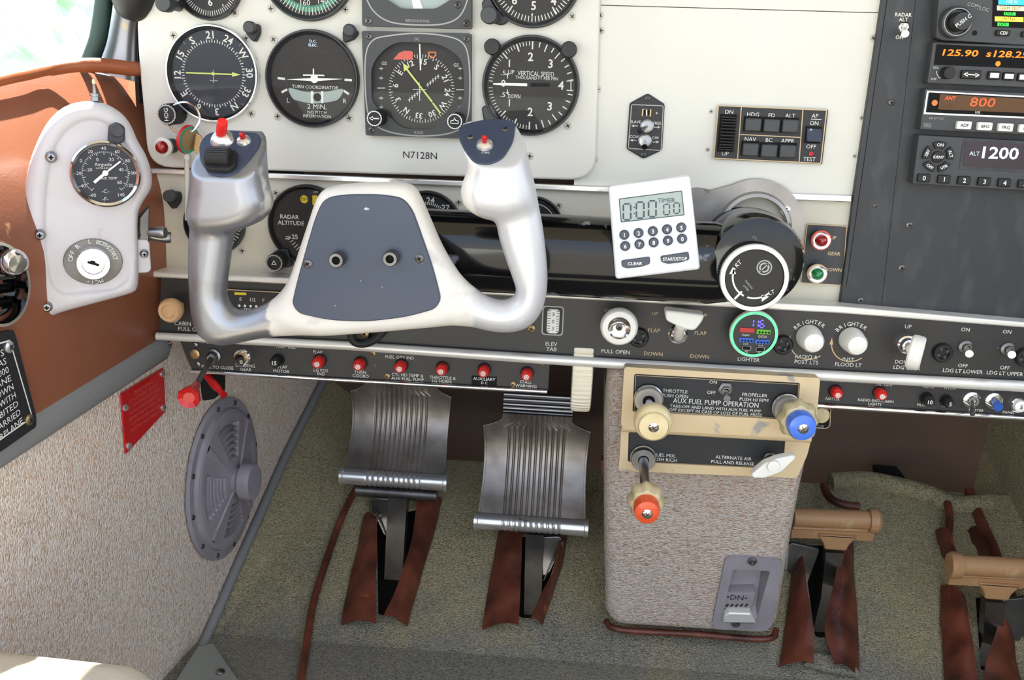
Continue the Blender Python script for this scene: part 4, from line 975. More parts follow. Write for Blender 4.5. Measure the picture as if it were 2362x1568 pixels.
b = B(); b.poly(fr.pts([(2144, 213), (2700, 243), (2700, 285), (2137, 259)]), 'screen_black', .0006); b.poly(fr.pts([(2168, 217), (2700, 246), (2700, 275), (2163, 252)]), 'screen_brown', .0008)
T(b, fr, 'ANT', 2192, 226, 8, 'led_orange', z=.001, bold=True, shear=.2); T(b, fr, '800', 2267, 236, 20, 'led_orange', z=.001, w=58, shear=.12); x, y = fr.uv(2155, 237); b.disc(7*s, .001, 'orange_ink', x, y, 20); T(b, fr, 'ADF', 2188, 245, 7, 'screen_brown', z=.001); T(b, fr, 'USE', 2255, 259, 5, 'ink', z=.001); part('display', b, t)
keys(t, fr, s, [(tx, 2225+48*i, 289+2.5*i, 34, 19) for i, tx in enumerate(('ADF', 'BFO', 'FRQ', 'FLT', 'SET'))], 'white_knob', .004, 'ink_dark', 7)
t, fr, s, b = radio('transponder', 'transponder showing 1200 with a ring of round keys, lowest in the stack', [(2120, 311), (2105, 424), (2362, 440), (2700, 462), (2700, 345), (2362, 325)], -.020)
part('case', b, t)
b = B(); b.poly(fr.pts([(2222, 320), (2700, 348), (2700, 415), (2212, 390)]), 'radio_black', .0005); b.poly(fr.pts([(2228, 325), (2700, 352), (2700, 405), (2220, 384)]), 'screen_plum', .0008)
T(b, fr, 'ALT', 2248, 354, 9, 'lcd_white', z=.0011); T(b, fr, '1200', 2308, 353, 26, 'lcd_white', z=.0011, w=84, bold=True); part('display', b, t)
for i, (tx, a) in enumerate((('ON', 0), ('ALT', 72), ('VFR', 144), ('OFF', 216), ('SBY', 288))):
    b = B(); cx, cy = fr.uv(2164, 362, .002); a0 = math.radians(a-27); a1 = math.radians(a+27); P = []
    for k in range(9): q = a0+(a1-a0)*k/8; P.append((cx+37*s*math.sin(q), cy+37*s*math.cos(q)))
    for k in range(9): q = a1+(a0-a1)*k/8; P.append((cx+21*s*math.sin(q), cy+21*s*math.cos(q)))
    b.prism(roundpoly(P, .0006, 2), 0, .0025, 'rubber', .0004); q = math.radians(a); b.text(tx, cx+29*s*math.sin(q), cy+29*s*math.cos(q), 7*s, .0028, 'ink', rot=[0, -1.2, .55, -.55, 1.2][i], bold=True); part('key', b, t)
b = B(); cx, cy = fr.uv(2164, 362, .002); b.lathe([(14*s, 0), (14*s, .0025), (12*s, .003), (0, .003)], 'rubber', 24, cx, cy); b.text('IDENT', cx, cy, 6*s, .0033, 'ink', bold=True); part('key', b, t)
keys(t, fr, s, [(str(i), 2132+46.5*i, 411+2.7*i, 30, 20) for i in range(7)], 'rubber', .003, 'ink', 10)
# radar altimeter toggle
def toggle(name, label, pan, u, v, tip, L=.02, m='steel', tipm='chrome', group=None, hexn=True, r=14, rl=(3.5, 5), cat='switch'):
    fr = pan.at(u, v); s = fr.s(u, v); t = thing(name, label, cat, fr, group)
    b = B(); b.lathe([(r*s, 0), (r*s, .002), (r*.8*s, .0028), (r*.62*s, .003), (r*.6*s, .006), (r*.4*s, .006), (r*.3*s, .004)], m, 6 if hexn else 28); part('nut', b, t)
    b = B(); x, y = fr.uv(*tip, L); b.tube([(0, 0, .002), (x*.55, y*.55, L*.6), (x, y, L)], [rl[0]*s, rl[0]*1.15*s, rl[1]*s], tipm, 14); part('lever', b, t); return t
toggle('toggle_switch', 'white tipped toggle switch below the lettering RADAR ALT', RP, 2083, 63, (2088, 78), .016, 'chrome', 'white_knob', rl=(4, 9))
# ================================================================ control yoke
YF = PAN(-.14).at(850, 600); ys = YF.s(850, 600)
yoke = thing('control_yoke', 'cast aluminium control yoke with two grips and a dark blue hub cover', 'yoke', YF)
def U(L, h=0): return YF.pts(L, h)
sil = U([(460, 400), (450, 450), (441, 520), (437, 600), (440, 680), (447, 735), (462, 770), (490, 790), (520, 795), (565, 787), (610, 778), (660, 773), (740, 770), (840, 762), (940, 753), (1020, 749), (1085, 752), (1130, 762), (1175, 765), (1215, 755), (1243, 728), (1258, 690), (1263, 640), (1258, 570), (1248, 500), (1232, 430), (1215, 370), (1200, 320),
         (1120, 330), (1075, 420), (1075, 470), (1118, 500), (1142, 510), (1152, 550), (1168, 600), (1184, 645), (1190, 668), (1182, 684), (1160, 692), (1130, 686), (1100, 668), (1068, 640), (1042, 605), (1015, 560), (990, 505), (968, 455), (955, 433), (930, 425), (870, 423), (800, 428), (760, 437), (742, 455),
         (722, 505), (700, 560), (680, 620), (662, 655), (635, 685), (600, 706), (565, 716), (540, 712), (524, 690), (522, 660), (530, 600), (538, 535), (545, 500), (560, 450), (560, 400)])
sil = catmull(sil, 3)
gl = catmull(U([(459, 350), (462, 300), (472, 285), (540, 285), (600, 290), (605, 330), (608, 380), (612, 425), (622, 462), (616, 490), (596, 512), (560, 526), (515, 532), (470, 530), (445, 500), (449, 440)]), 3)
gr = catmull(U([(1056, 300), (1060, 275), (1120, 262), (1180, 265), (1196, 300), (1206, 345), (1217, 390), (1228, 440), (1222, 480), (1180, 500), (1140, 500), (1105, 492), (1078, 472), (1068, 445), (1071, 420), (1082, 395), (1080, 365), (1066, 335)]), 3)
hub = catmull(U([(748, 442), (800, 430), (870, 426), (930, 428), (957, 445), (985, 505), (1012, 570), (1045, 640), (1060, 700), (1030, 738), (940, 752), (840, 760), (740, 764), (668, 745), (640, 720), (668, 670), (700, 580), (725, 495)]), 3)
h = .0016
X, Y, Z, GX, GY = grid3(-.15, .15, -.075, .135, -.034, .034, h)
f = sd_ext(sd_poly(sil, GX, GY), Z, -.0135, .0135, .013)
f = smin(f, sd_ext(sd_poly(hub, GX, GY), Z, -.022, .016, .009), .006)
f = smin(f, sd_ext(sd_poly(gl, GX, GY), Z, -.021, .023, .014), .006)
f = smin(f, sd_ext(sd_poly(gr, GX, GY), Z, -.021, .021, .014), .006)
def cutplane(u0, v0, h0, v1, h1):
    a = YF.uv(u0, v0, h0); c = YF.uv(u0, v1, h1); d = Vector((0, c[1]-a[1], h1-h0)).normalized(); n = Vector((0, -d.z, d.y)) 
    if n.y < 0: n = -n
    return Vector((a[0], a[1], h0)), d, n
CL = cutplane(525, 413, .023, 305, -.016); CRt = cutplane(1115, 386, .021, 281, -.016)
YY = Y[None, :, None]; ZZ = Z[None, None, :]; XX = X[:, None, None]
for (p, d, n), xr in ((CL, (-.2, -.04)), (CRt, (.04, .2))):
    pl = (YY-p.y)*n.y+(ZZ-p.z)*n.z; pl = np.where((XX > xr[0]) & (XX < xr[1]), pl, -1); f = np.maximum(f, pl)
part('yoke_body', nets(f, (X[0], Y[0], Z[0]), h, 'yoke_body', 'yoke_cast'), yoke)
b = B(); P = roundpoly(YF.pts([(748, 456), (800, 448), (880, 448), (930, 456), (952, 485), (978, 556), (1002, 625), (1018, 690), (1004, 712), (940, 730), (850, 741), (760, 738), (690, 722), (674, 700), (686, 648), (706, 575), (728, 500)], .017), .010, 4)
b.prism(P, .014, .0185, 'blue_plate', .0008); part('hub_cover', b, yoke, 'dark blue scuffed hub cover')
for u, v in ((776, 600), (900, 597)):
    b = B(); x, y = YF.uv(u, v, .026); r = 17*ys
    b.lathe([(r, .0185), (r, .026), (r*.88, .0275), (r*.55, .0275), (r*.5, .024), (0, .024)], 'dark_steel', 32, x, y, mats=['dark_steel', 'dark_steel', 'dark_steel', 'void', 'void']); part('bolt', b, yoke)
for u, v in ((711, 608), (968, 596)):
    b = B(); x, y = YF.uv(u, v, .018); screwB(b, x, y, .0185, 10*ys, 'dark_steel', 'void'); part('screw', b, yoke)
def capframe(c):
    p, d, n = c; w = lambda q: YF.x*q[0]+YF.y*q[1]+YF.z*q[2]; return Fr(YF.w(p), YF.x, w((0, abs(d.y), d.z if d.y > 0 else -d.z)))
for c, L, nm in ((CL, [(459, 335), (480, 308), (530, 304), (600, 309), (602, 335), (575, 372), (545, 402), (512, 411), (485, 404), (462, 375)], 'cap_plate'),
                 (CRt, [(1059, 292), (1110, 279), (1165, 277), (1190, 285), (1184, 330), (1160, 368), (1128, 382), (1095, 378), (1072, 350), (1057, 318)], 'cap_plate')):
    F2 = capframe(c); b = B(); P = roundpoly(F2.pts(L), .006); b.prism(P, -.0004, .0013, 'blue_plate', .0005)
    q = 2*F2.s(500, 350)
    o = part(nm, finish(b.mesh(nm)), yoke, 'dark blue cap plate'); o.matrix_local = YF.M.inverted() @ F2.M
    def sub(name, bb, label=None): k = part(name, bb, o, label); return k
    if c is CL:
        s = F2.s(510, 330)
        x, y = F2.uv(512, 318, .003); b = B(); b.lathe([(28*s, .0013), (26*s, .003), (17*s, .0065), (13*s, .007)], 'silver', 32, x, y); b.tube([(x, y, .005), (x+.0022, y, .012), (x+.0042, y, .0175), (x+.0046, y, .0188)], [12*s, 12*s, 12*s, 10*s], 'red_bright', 28); sub('push_button', b, 'red push button in a silver collar')
        x, y = F2.uv(562, 323, .002); b = B(); b.lathe([(17*s, .0013), (15*s, .0028), (8*s, .004), (6*s, .004), (6*s, .008), (0, .009)], 'silver', 28, x, y, mats=['silver', 'silver', 'ink_dim', 'red', 'red']); sub('small_button', b)
        b = B(); P = roundpoly(F2.pts([(474, 352), (548, 352), (546, 385), (530, 398), (478, 396), (472, 384)], .002), .002); b.prism(P, .0013, .005, 'rubber', .0008); sub('switch_base', b)
        x, y = F2.uv(503, 358, .008); b = B(); b.tube([(x-27*s, y, .006), (x-25*s, y, .006), (x+25*s, y, .006), (x+27*s, y, .006)], [.006, .0068, .0068, .006], 'rubber', 28)
        for k in range(9): a = -.3+k*.26; b.box(x, y+.007*math.cos(a+.3), .006+.007*math.sin(a+.3), 50*s, .0009, .0009, 'bezel_grey')
        sub('trim_switch', b, 'ribbed black rocker wheel')
    else:
        s = F2.s(1120, 330); x, y = F2.uv(1118, 333, .002); b = B(); b.lathe([(20*s, .0013), (18*s, .003), (9*s, .0045), (6*s, .0045), (6*s, .009), (0, .010)], 'silver', 28, x, y, mats=['silver', 'silver', 'ink_dim', 'red', 'red']); sub('small_button', b)
        b = B(); T(b, F2, 'CWS', 1120, 352, 6, 'ink', z=.0015); sub('lettering', b)
        for u, v in ((1085, 318), (1166, 300)):
            b = B(); x, y = F2.uv(u, v, .001); screwB(b, x, y, .0013, 8*s, 'dark_steel', 'void'); sub('screw', b)
# ================================================================ throw-over arm
AF = PAN(-.078)
arm = thing('throwover_column', 'glossy black horizontal arm running from the yoke hub to the round knob', 'control arm', AF.at(1350, 590))
af = AF.at(1350, 590); s = af.s(1350, 590)
b = B(); r = 83*s
zs = 1.0
P = [af.p3(880, 575, -.0), af.p3(1200, 583, 0), af.p3(1640, 606, 0)]
y0 = af.uv(1350, 592)[1]
prof = rrect(0, 0, .054, .064, .0265, 9)
V = []; F = []; xs = [af.uv(860, 580)[0], af.uv(1200, 590)[0], af.uv(1640, 600)[0], af.uv(1700, 600)[0]]
for k, x in enumerate(xs): q = 1 if k < 3 else .9; V += [(x, y0+p[1]*q, p[0]*q) for p in prof]
n = len(prof)
for k in range(3): F += [(k*n+i, k*n+(i+1) % n, (k+1)*n+(i+1) % n, (k+1)*n+i) for i in range(n)]
F += [tuple(range(n)), tuple(3*n+i for i in range(n))]
b.add(V, F, 'black_gloss'); part('arm_tube', b, arm)
# yoke hub shaft joining arm and yoke
b = B(); x, y = af.uv(850, 600, .03); b.lathe([(.026, -.02), (.030, .02), (.030, .0392), (0, .0392)], 'black_gloss', 32, x, y); part('hub_shaft', b, arm)
# elbow housing
b = B(); x, y = af.uv(1735, 592, 0); R = 100*s
b.lathe([(R*.86, -.074), (R*.86, -.05), (R*.9, -.045), (R*.9, -.034), (R*1.02, -.030), (R*1.04, -.02), (R*1.04, .02), (R*.98, .026), (R*.8, .028), (0, .028)], 'black_gloss', 56, x, y, mats=['black_soft', 'dark_steel', 'dark_steel', 'black_soft', 'black_gloss', 'black_gloss', 'black_gloss', 'black_gloss', 'black_gloss'])
part('elbow', b, arm)
kf = PAN(-.125); kn = kf.at(1740, 641); s2 = kn.s(1740, 641)
b = B(); M0 = af.M.inverted() @ kn.M; R = 80*s2
b.lathe([(R*.97, -.028), (R*.97, -.004)], 'rubber', 140, wob=lambda a, z: 1+.014*math.cos(70*a), mats=['rubber']); b.f.pop(); b.m.pop()
b.lathe([(R*.97, -.004), (R*1.0, -.003), (R*1.0, 0), (R*.98, .001), (R*.86, .001), (R*.84, -.0008), (0, -.0008)], 'white_knob', 80, mats=['chrome', 'silver_paint', 'silver_paint', 'silver_paint', 'ink_dark', 'dial'])
z = -.0006
def kp(u, v): return kn.uv(u, v, z)
cx, cy = kp(1742, 638)
b.ring(50*s2, 54*s2, z, 'ink', cx, cy, 20, 205, 290); b.ring(50*s2, 54*s2, z, 'ink', cx, cy, 20, 135, 195)
b.poly([kp(1682, 632), (kp(1698, 632)), kp(1691, 615)], 'ink', z); b.poly([kp(1757, 680), kp(1757, 696), kp(1774, 684)], 'ink', z)
b.bar(kp(1694, 690), kp(1711, 672), 5*s2, z+.0001, 'ink')
b.text('RT', *kp(1703, 608), 10*s2, z, 'ink', rot=.9, shear=.2); b.text('LT', *kp(1780, 674), 9*s2, z, 'ink', rot=.5)
b.text('THROW', *kp(1727, 656), 5*s2, z, 'ink_dim', rot=-.8); b.text('OVER', *kp(1721, 664), 5*s2, z, 'ink_dim', rot=-.8)
x, y = kp(1763, 617); b.ring(15*s2, 18*s2, z, 'ink_dim', x, y, 32); b.ring(8*s2, 12*s2, z, 'ink_dim', x, y, 24, 30, 200); b.ring(8*s2, 12*s2, z, 'ink_dim', x, y, 24, 220, 380); b.bar((x-10*s2, y-10*s2), (x+10*s2, y+10*s2), 3*s2, z, 'ink_dim')
me = finish(b.mesh('throwover_knob')); o = part('throwover_knob', me, arm, 'round knob with ribbed rim and white arrows'); o.matrix_local = M0
# flange on the panel
fr = PAN(-.004).at(1738, 525); s = fr.s(1738, 525); b = B()
R = 114*s
out = [(R*math.cos(a*PI/36), R*math.sin(a*PI/36)) for a in range(-36, 25)]
out += fr.pts([(1640, 438), (1610, 433), (1560, 440), (1520, 470), (1540, 640)])
V, F = holed(out, [[(72*s*math.cos(a*PI/24), 72*s*math.sin(a*PI/24)) for a in range(48)]], -.0035, .004); b.add(V, F, 'cast_steel')
b.lathe([(86*s, .004), (82*s, .008), (74*s, .009), (71*s, .002)], 'cast_steel', 56); b.f.pop(); b.m.pop()
fl2 = solo('column_flange', 'scratched round steel flange on the panel behind the round knob', 'flange', b, fr); screws(fl2, fr, [(1812, 485)], .004, 12, 'silver_paint', 'ink_dark')
# ================================================================ timer
tf = PAN(-.113); o = tf.uv(1509, 524); c = tf.at(1509, 524)
a = Vector(tf.uv(1612, 540)) - Vector(tf.uv(1412, 562)); ang = math.atan2(a.y, a.x)
tf = tf.at(1509, 524, 0, 0); tf = Fr(tf.o, (math.cos(.075), 0, math.sin(.075)), (0, 0, 1)); s = tf.s(1509, 524)
tm = thing('kitchen_timer', 'white digital timer reading 0:00 00 stuck on the black arm', 'timer', tf)
b = B(); q = [(1403, 430), (1592, 405), (1616, 622), (1420, 645)]; b.prism(roundpoly(tf.pts(q), .003, 5), -.012, 0, 'timer_white', .0022); part('case', b, tm)
b = B(); P = roundpoly(tf.pts([(1427, 458), (1573, 439), (1579, 496), (1432, 513)]), .0006, 2); b.prism(P, -.001, .0003, 'lcd'); b.outline(P, 2*s, .0005, 'lcd_ink')
def seg(b, x, y, w, h, on='1111110', m='lcd_ink', k=.22, sl=.0):
    t = w*k; z = .0005
    S = [((0, h), (w, h)), ((w, h), (w, h/2)), ((w, h/2), (w, 0)), ((0, 0), (w, 0)), ((0, 0), (0, h/2)), ((0, h/2), (0, h)), ((0, h/2), (w, h/2))]
    for i, (p, q) in enumerate(S):
        if on[i] == '1':
            p = Vector(p); q = Vector(q); d = (q-p).normalized()*t*.55; p += d; q -= d; b.bar((x+p.x, y+p.y), (x+q.x, y+q.y), t, z, m)
for u, v, w, hh in ((1438, 507, 17, 37), (1468, 503, 17, 37), (1496, 500, 17, 37), (1531, 495, 13, 24), (1554, 492, 13, 24)): x, y = tf.uv(u, v, 0); seg(b, x, y, w*s, hh*s)
for v in (478, 492): x, y = tf.uv(1463, v); b.box(x, y, .0004, 3*s, 3*s, .0003, 'lcd_ink')
T(b, tf, 'TIMER', 1537, 462, 10, 'lcd_ink', z=.0006); part('display', b, tm)
for i in range(10):
    r_, k = divmod(i, 5); u = 1440+32.8*k+r_*2; v = 541-4.2*k+r_*26; b = B(); x, y = tf.uv(u, v); b.lathe([(11.5*s, 0), (11.5*s, .0012), (9*s, .0022), (0, .0024)], 'timer_key', 28, x, y)
    b.text(str((i+1) % 10), x, y, 9*s, .0027, 'white', bold=True); part('key', b, tm)
for tx, L in (('CLEAR', [(1433, 600), (1499, 591), (1499, 608), (1478, 615), (1445, 618), (1434, 614)]), ('START/STOP', [(1523, 590), (1588, 580), (1590, 598), (1572, 604), (1540, 608), (1525, 603)])):
    b = B(); P = roundpoly(tf.pts(L), .0015); b.prism(P, 0, .0016, 'timer_key', .0006); x = sum(p[0] for p in P)/len(P); y = sum(p[1] for p in P)/len(P); b.text(tx, x, y+1*s, 7*s, .0019, 'white', bold=True, w=(34 if tx == 'CLEAR' else 56)*s); part('key', b, tm)
# ================================================================ things on the switch panel
def on(name, label, cat, u, v, build, pan=SB_, group=None):
    fr = pan.at(u, v); s = fr.s(u, v); b = B(); build(b, fr, s); return solo(name, label, cat, b, fr, group)
fr = SB_.at(417, 703); s = fr.s(417, 703); t = thing('cabin_vent_knob', 'pale peach round pull knob at the left end of the black switch panel', 'knob', fr)
b = B(); b.lathe([(7*s, 0), (7*s, .010), (18*s, .012), (25*s, .016), (27*s, .021), (26*s, .024), (22*s, .0265), (15*s, .0262), (12*s, .0275), (0, .028)], 'peach_knob', 40); part('knob', b, t)
# fuel gauge placard
fr = SB_.at(590, 692); s = fr.s(590, 692); b = B(); q = [(526, 665), (660, 672), (660, 725), (526, 719)]; P = roundpoly(fr.pts(q), .002); b.prism(P, 0, .003, 'black_soft', .0006); b.outline(P, 1.8*s, .0032, 'ink_tan')
for tt, u, v, h in (('E', 555, 690, 8), ('1/2', 583, 691, 8), ('F', 608, 693, 8), ('LEFT', 568, 715, 7)): T(b, fr, tt, u, v, h, z=.0032)
b.poly(fr.pts([(544, 672), (571, 673), (571, 679), (544, 678)]), 'yellow', .0032)
for k in range(5): x, y = fr.uv(555+13*k, 703+k*.5); b.disc(3*s, .0033, 'ink', x, y, 14)
solo('fuel_quantity_placard', 'small framed placard with yellow bar and row of dots behind the yoke', 'placard', b, fr)
# elevator tab indicator
fr = SB_.at(1275, 739); s = fr.s(1275, 739); b = B(); P = rrect(0, 0, 50*s, 70*s, .003)
V, F = holed(P, [rrect(0, 0, 44*s, 64*s, .0026)], -.0005, .001); b.add(V, F, 'ink_dim'); b.prism(rrect(0, 0, 44*s, 64*s, .0026), -.002, .0003, 'black_soft')
Q = [(15*s*math.sin(0), 0)]; b.prism(rrect(1*s, -1*s, 29*s, 58*s, .003), 0, .0022, 'white', .001)
for k in range(9): yy = (-24+6*k)*s; b.bar((-12*s, yy), (-5*s, yy), 1.3*s, .0024, 'ink_dark'); b.bar((8*s, yy), (14*s, yy), 1.3*s, .0024, 'ink_dark')
for i, ch in enumerate(('3', '0', '3')): b.text(ch, 1*s, (-18+17*i)*s, 9*s, .0024, 'ink_dark')
solo('trim_indicator', 'white elevator trim scale in a rounded window on the black switch panel', 'indicator', b, fr)
fr = PAN(-.0).at(1428, 751, .07); fr = PAN(-.05).at(1428, 752); s = fr.s(1428, 752); t = thing('cowl_flap_knob', 'large white round pull knob with a mirror chrome centre', 'knob', fr)
b = B(); b.lathe([(13*s, -.028), (13*s, -.012), (30*s, -.009), (42*s, -.004), (44*s, .001), (42*s, .005), (38*s, .0065), (26*s, .007)], 'white_knob', 56); b.f.pop(); b.m.pop(); part('knob', b, t)
b = B(); b.lathe([(27*s, .007), (24*s, .0062), (16*s, .0045), (8*s, .004), (0, .004)], 'chrome', 40); screwB(b, 0, 0, .004, 8*s, 'dark_steel', 'void'); part('chrome_centre', b, t, 'mirror chrome centre')
# flap lever
fr = SB_.at(1563, 768); s = fr.s(1563, 768); t = thing('flap_switch', 'white paddle shaped flap switch between the lettering FLAP', 'switch', fr)
b = B(); b.lathe([(23*s, 0), (23*s, .003), (19*s, .004), (17*s, .009), (12*s, .010), (12*s, .012), (0, .012)], 'chrome', 32, mats=['chrome', 'chrome', 'brass', 'chrome', 'dark_steel', 'dark_steel']); part('collar', b, t)
b = B(); p = fr.p3(1572, 752, .03); b.tube([(0, 0, .010), fr.p3(1566, 765, .022), fr.p3(1572, 748, .032)], [11*s, 12*s, 13*s], 'white_knob', 18)
P = roundpoly(fr.pts([(1533, 711), (1624, 722), (1618, 738), (1601, 759), (1578, 756), (1535, 736)], .034), .003); b.prism(P, .026, .040, 'white_knob', .0018); part('paddle', b, t)
# usb charger
fr = SB_.at(1739, 771, 0); s = fr.s(1739, 771); t = thing('lighter_charger', 'round USB charger glowing green with a violet 116 readout', 'charger', SB_.at(1743, 772, 0)); fr = SB_.at(1743, 772, 0)
b = B(); fr = SB_.at(1743, 772, 0); R = 55*s
x, y = fr.uv(1739, 771, .02); b.lathe([(R*.8, 0), (R*.9, .012), (R, .016), (R, .0195), (R*.97, .0205), (R*.86, .0205), (R*.84, .0195), (0, .0195)], 'clear_plastic', 64, x, y, mats=['black_soft', 'black_soft', 'clear_plastic', 'clear_plastic', 'led_green', 'bezel', 'bezel']); part('body', b, t)
for m, u, v, w in (('usb_red', 1723, 761, 34), ('usb_green', 1761, 765, 32), ('usb_blue', 1721, 784, 33), ('usb_blue', 1758, 788, 33), ('void', 1722, 802, 20), ('void', 1753, 805, 20)):
    b = B(); x, y = fr.uv(u, v, .0198); b.prism(rrect(x, y, w*s, 11*s, .0012 if m == 'void' else .0004), .0195, .0205, m, .0002)
    if m != 'void':
        for k in range(4): b.bar((x+(-11+7*k)*s, y-1*s), (x+(-7+7*k)*s, y-1*s), 4*s, .0207, 'void' if m != 'usb_red' else 'red')
    else: b.outline(rrect(x, y, w*s, 11*s, .0012), 1.2*s, .0208, 'ink_dim')
    part('usb_port', b, t)
b = B()
T(b, fr, 'Super', 1721, 772, 5, z=.0197); T(b, fr, 'QC3.0', 1759, 776, 5, z=.0197); T(b, fr, '3.1A', 1720, 793, 4, z=.0197); T(b, fr, '3.1A', 1755, 797, 4, z=.0197); T(b, fr, 'PD', 1722, 811, 4, z=.0197); T(b, fr, 'PD', 1752, 813, 4, z=.0197)
for i, (u, on_) in enumerate(((1728, '0110000'), (1739, '0110000'), (1752, '1011111'))): x, y = fr.uv(u, 753-i*-1, .0197); b.T = Matrix.Translation((0, 0, .0194)); seg(b, x, y, 9*s, 17*s, on_, 'led_violet', .3); b.T = None
part('readout', b, t)
# brightness knobs
def bk(lb, u, v):
    fr = foot(SB_, u, v, .008); s = fr.s(u, v); t = thing('dimmer_knob', lb, 'knob', fr, 'white dimmer knobs'); b = B(); x, y = fr.uv(u, v, .016)
    b.lathe([(29*s, .001), (29*s, .006), (27*s, .009), (26*s, .018), (21*s, .022), (12*s, .0235), (0, .024)], 'white_knob', 48); part('knob', b, t); return t
bk('white round dimmer knob above the lettering RADIO & POST LTS', 1869, 781); bk('white round dimmer knob above the lettering INST FLOOD LT', 1968, 787)
# gear lever
fr = SB_.at(2090, 793); s = fr.s(2090, 793); t = thing('landing_gear_switch', 'white wheel shaped landing gear lever near the right end of the switch panel', 'switch', fr)
b = B(); b.lathe([(22*s, 0), (22*s, .003), (18*s, .004), (16*s, .009), (10*s, .010), (8*s, .006), (0, .006)], 'chrome', 32); part('collar', b, t)
b = B(); b.tube([(0, 0, .005), fr.p3(2096, 798, .018), fr.p3(2102, 805, .026)], [7*s, 9*s, 12*s], 'white_knob', 16); part('stem', b, t)
wf = fr.at(2112, 813, .032); wf = Fr(wf.o, (.38, .90, .12), (0.1, 0, 1)); b = B(); r = .0125
b.lathe([(0, -.003), (r*.45, -.003), (r*.7, -.0035), (r*.85, -.005), (r*1.0, -.0055), (r*1.12, -.004), (r*1.15, 0), (r*1.12, .004), (r*1.0, .0055), (r*.85, .005), (r*.7, .0035), (r*.45, .003), (0, .003)], 'white_knob', 40)
o = part('wheel_knob', finish(b.mesh('wheel_knob')), t); o.matrix_local = fr.M.inverted() @ wf.M
G = 'toggle switches on the black switch panel'
for u, v, tp, lb in ((2226, 800, (2236, 816), 'toggle switch marked LDG LT LOWER'), (2323, 805, (2334, 818), 'toggle switch marked LDG LT UPPER')):
    toggle('toggle_switch', lb+' right of the white gear lever', SB_, u, v, tp, .022, 'dark_steel', 'silver', G, False, 17, (6, 9))
for u, v, lb in ((1473, 777, 'black round socket tucked beside the big white pull knob'), (1805, 794, 'black round socket right of the glowing green charger'), (2172, 812, 'black round socket between the gear lever and the lower landing light switch'), (2362, 822, 'black round socket cut by the right edge of the picture')):
    def bl(b, fr, s):
        b.lathe([(23*s, 0), (23*s, .003), (20*s, .0045), (15*s, .0045), (14*s, .002), (0, .002)], 'rubber', 36)
        for k in range(4): a = k*PI/2+.5; b.box(11*s*math.cos(a), 11*s*math.sin(a), .003, 8*s, 8*s, .002, 'bezel_grey', .0004)
    on('socket', lb, 'socket', u, v, bl, SB_, 'black round sockets on the switch panel')
# black rubber hook under the yoke hub
def bl(b, fr, s):
    b.tube(catmull([fr.p3(820, 755, .012), fr.p3(810, 772, .012), fr.p3(818, 789, .012), fr.p3(840, 793, .012), fr.p3(866, 782, .012), (fr.p3(885, 762, .010))], 5, False), 9*s, 'rubber', 12)
    b.tube([(0, 0, 0), (0, 0, .010)], 14*s, 'rubber', 16); screwB(b, *fr.uv(840, 770, .012), .010, 10*s, 'brass', 'void')
on('rubber_hook', 'black rubber hook with a brass screw just below the yoke hub', 'hook', 842, 768, bl)
# breakers
def breaker(label, u, v, m='red_breaker', num=None, r=14, tilt=(0, 0)):
    fr = foot(BP, u, v, .005); s = fr.s(u, v); b = B()
    b.lathe([(r*1.12*s, 0), (r*1.12*s, .0012), (r*s, .002)], 'black_soft', 28); b.f.pop(); b.m.pop()
    b.lathe([(r*.95*s, .001), (r*.98*s, .007), (r*.92*s, .0095), (r*.7*s, .0108), (r*.55*s, .0105), (0, .010)], m, 32)
    if m.startswith('red'): b.lathe([(r*.42*s, .0102), (r*.4*s, .0112), (0, .0112)], 'ink' if num is None else 'white', 20, 0, -2*s); b.ring(r*.18*s, r*.25*s, .0114, 'red', 0, -2*s, 16)
    if num: b.text(num, 0, 0, 9*s, .0115, 'ink', bold=True)
    solo('circuit_breaker', label, 'circuit breaker', b, fr, 'push button circuit breakers on the black breaker panels')
for u, v, lb in ((735, 834, 'LG POS IND'), (829, 840, 'TURN COORD'), (924, 845, 'CYL HD TEMP & AUX FUEL PUMP'), (1019, 851, 'THROTTLE & LG HORN'), (1116, 855, 'AUXILIARY DC'), (1215, 863, 'STALL WARNING'), (1929, 905, 'ALTERNATOR'), (2031, 908, 'OIL TEMP')):
    breaker(f'red circuit breaker button above the lettering {lb}' if lb not in ('ALTERNATOR', 'OIL TEMP') else f'red circuit breaker button by the lettering {lb[:5]} right of the tan housing', u, v)
def chromed(label, u, v, num):
    fr = BP.at(u, v); s = fr.s(u, v); t = thing('circuit_breaker', label, 'circuit breaker', fr, 'push button circuit breakers on the black breaker panels'); b = B()
    b.lathe([(20*s, 0), (20*s, .002), (17*s, .003), (14*s, .003), (14*s, .006), (11*s, .007), (9*s, .006), (0, .006)], 'chrome', 32, mats=['chrome']*3+['brass']*3+['void']); part('collar', b, t)
    b = B(); x, y = fr.uv(u-3, v+10, .014); b.tube([(0, 0, .005), (x, y, .016)], [8*s, 9*s], 'rubber', 20); b.text(num, x, y, 8*s, .0162, 'ink', bold=True) if num else None; part('button', b, t)
chromed('black button in a chrome ring marked LANDING GEAR', 559, 823, '20')
breaker('black breaker button numbered 15 above the lettering FLAP MOTOR', 638, 833, 'rubber', '15', 13)
breaker('black breaker button numbered 10 under the lettering AUTO', 2140, 922, 'rubber', '10', 14)
breaker('black breaker button numbered 5 under the lettering PITCH', 2186, 927, 'rubber', '5', 13)
def bl(b, fr, s): b.lathe([(19*s, 0), (19*s, .003), (16*s, .004), (14*s, .004), (14*s, .007), (12*s, .0075), (0, .0078)], 'chrome', 32, mats=['chrome']*3+['white_knob']*3); b.text('5', 0, 0, 9*s, .008, 'ink_dark', bold=True)
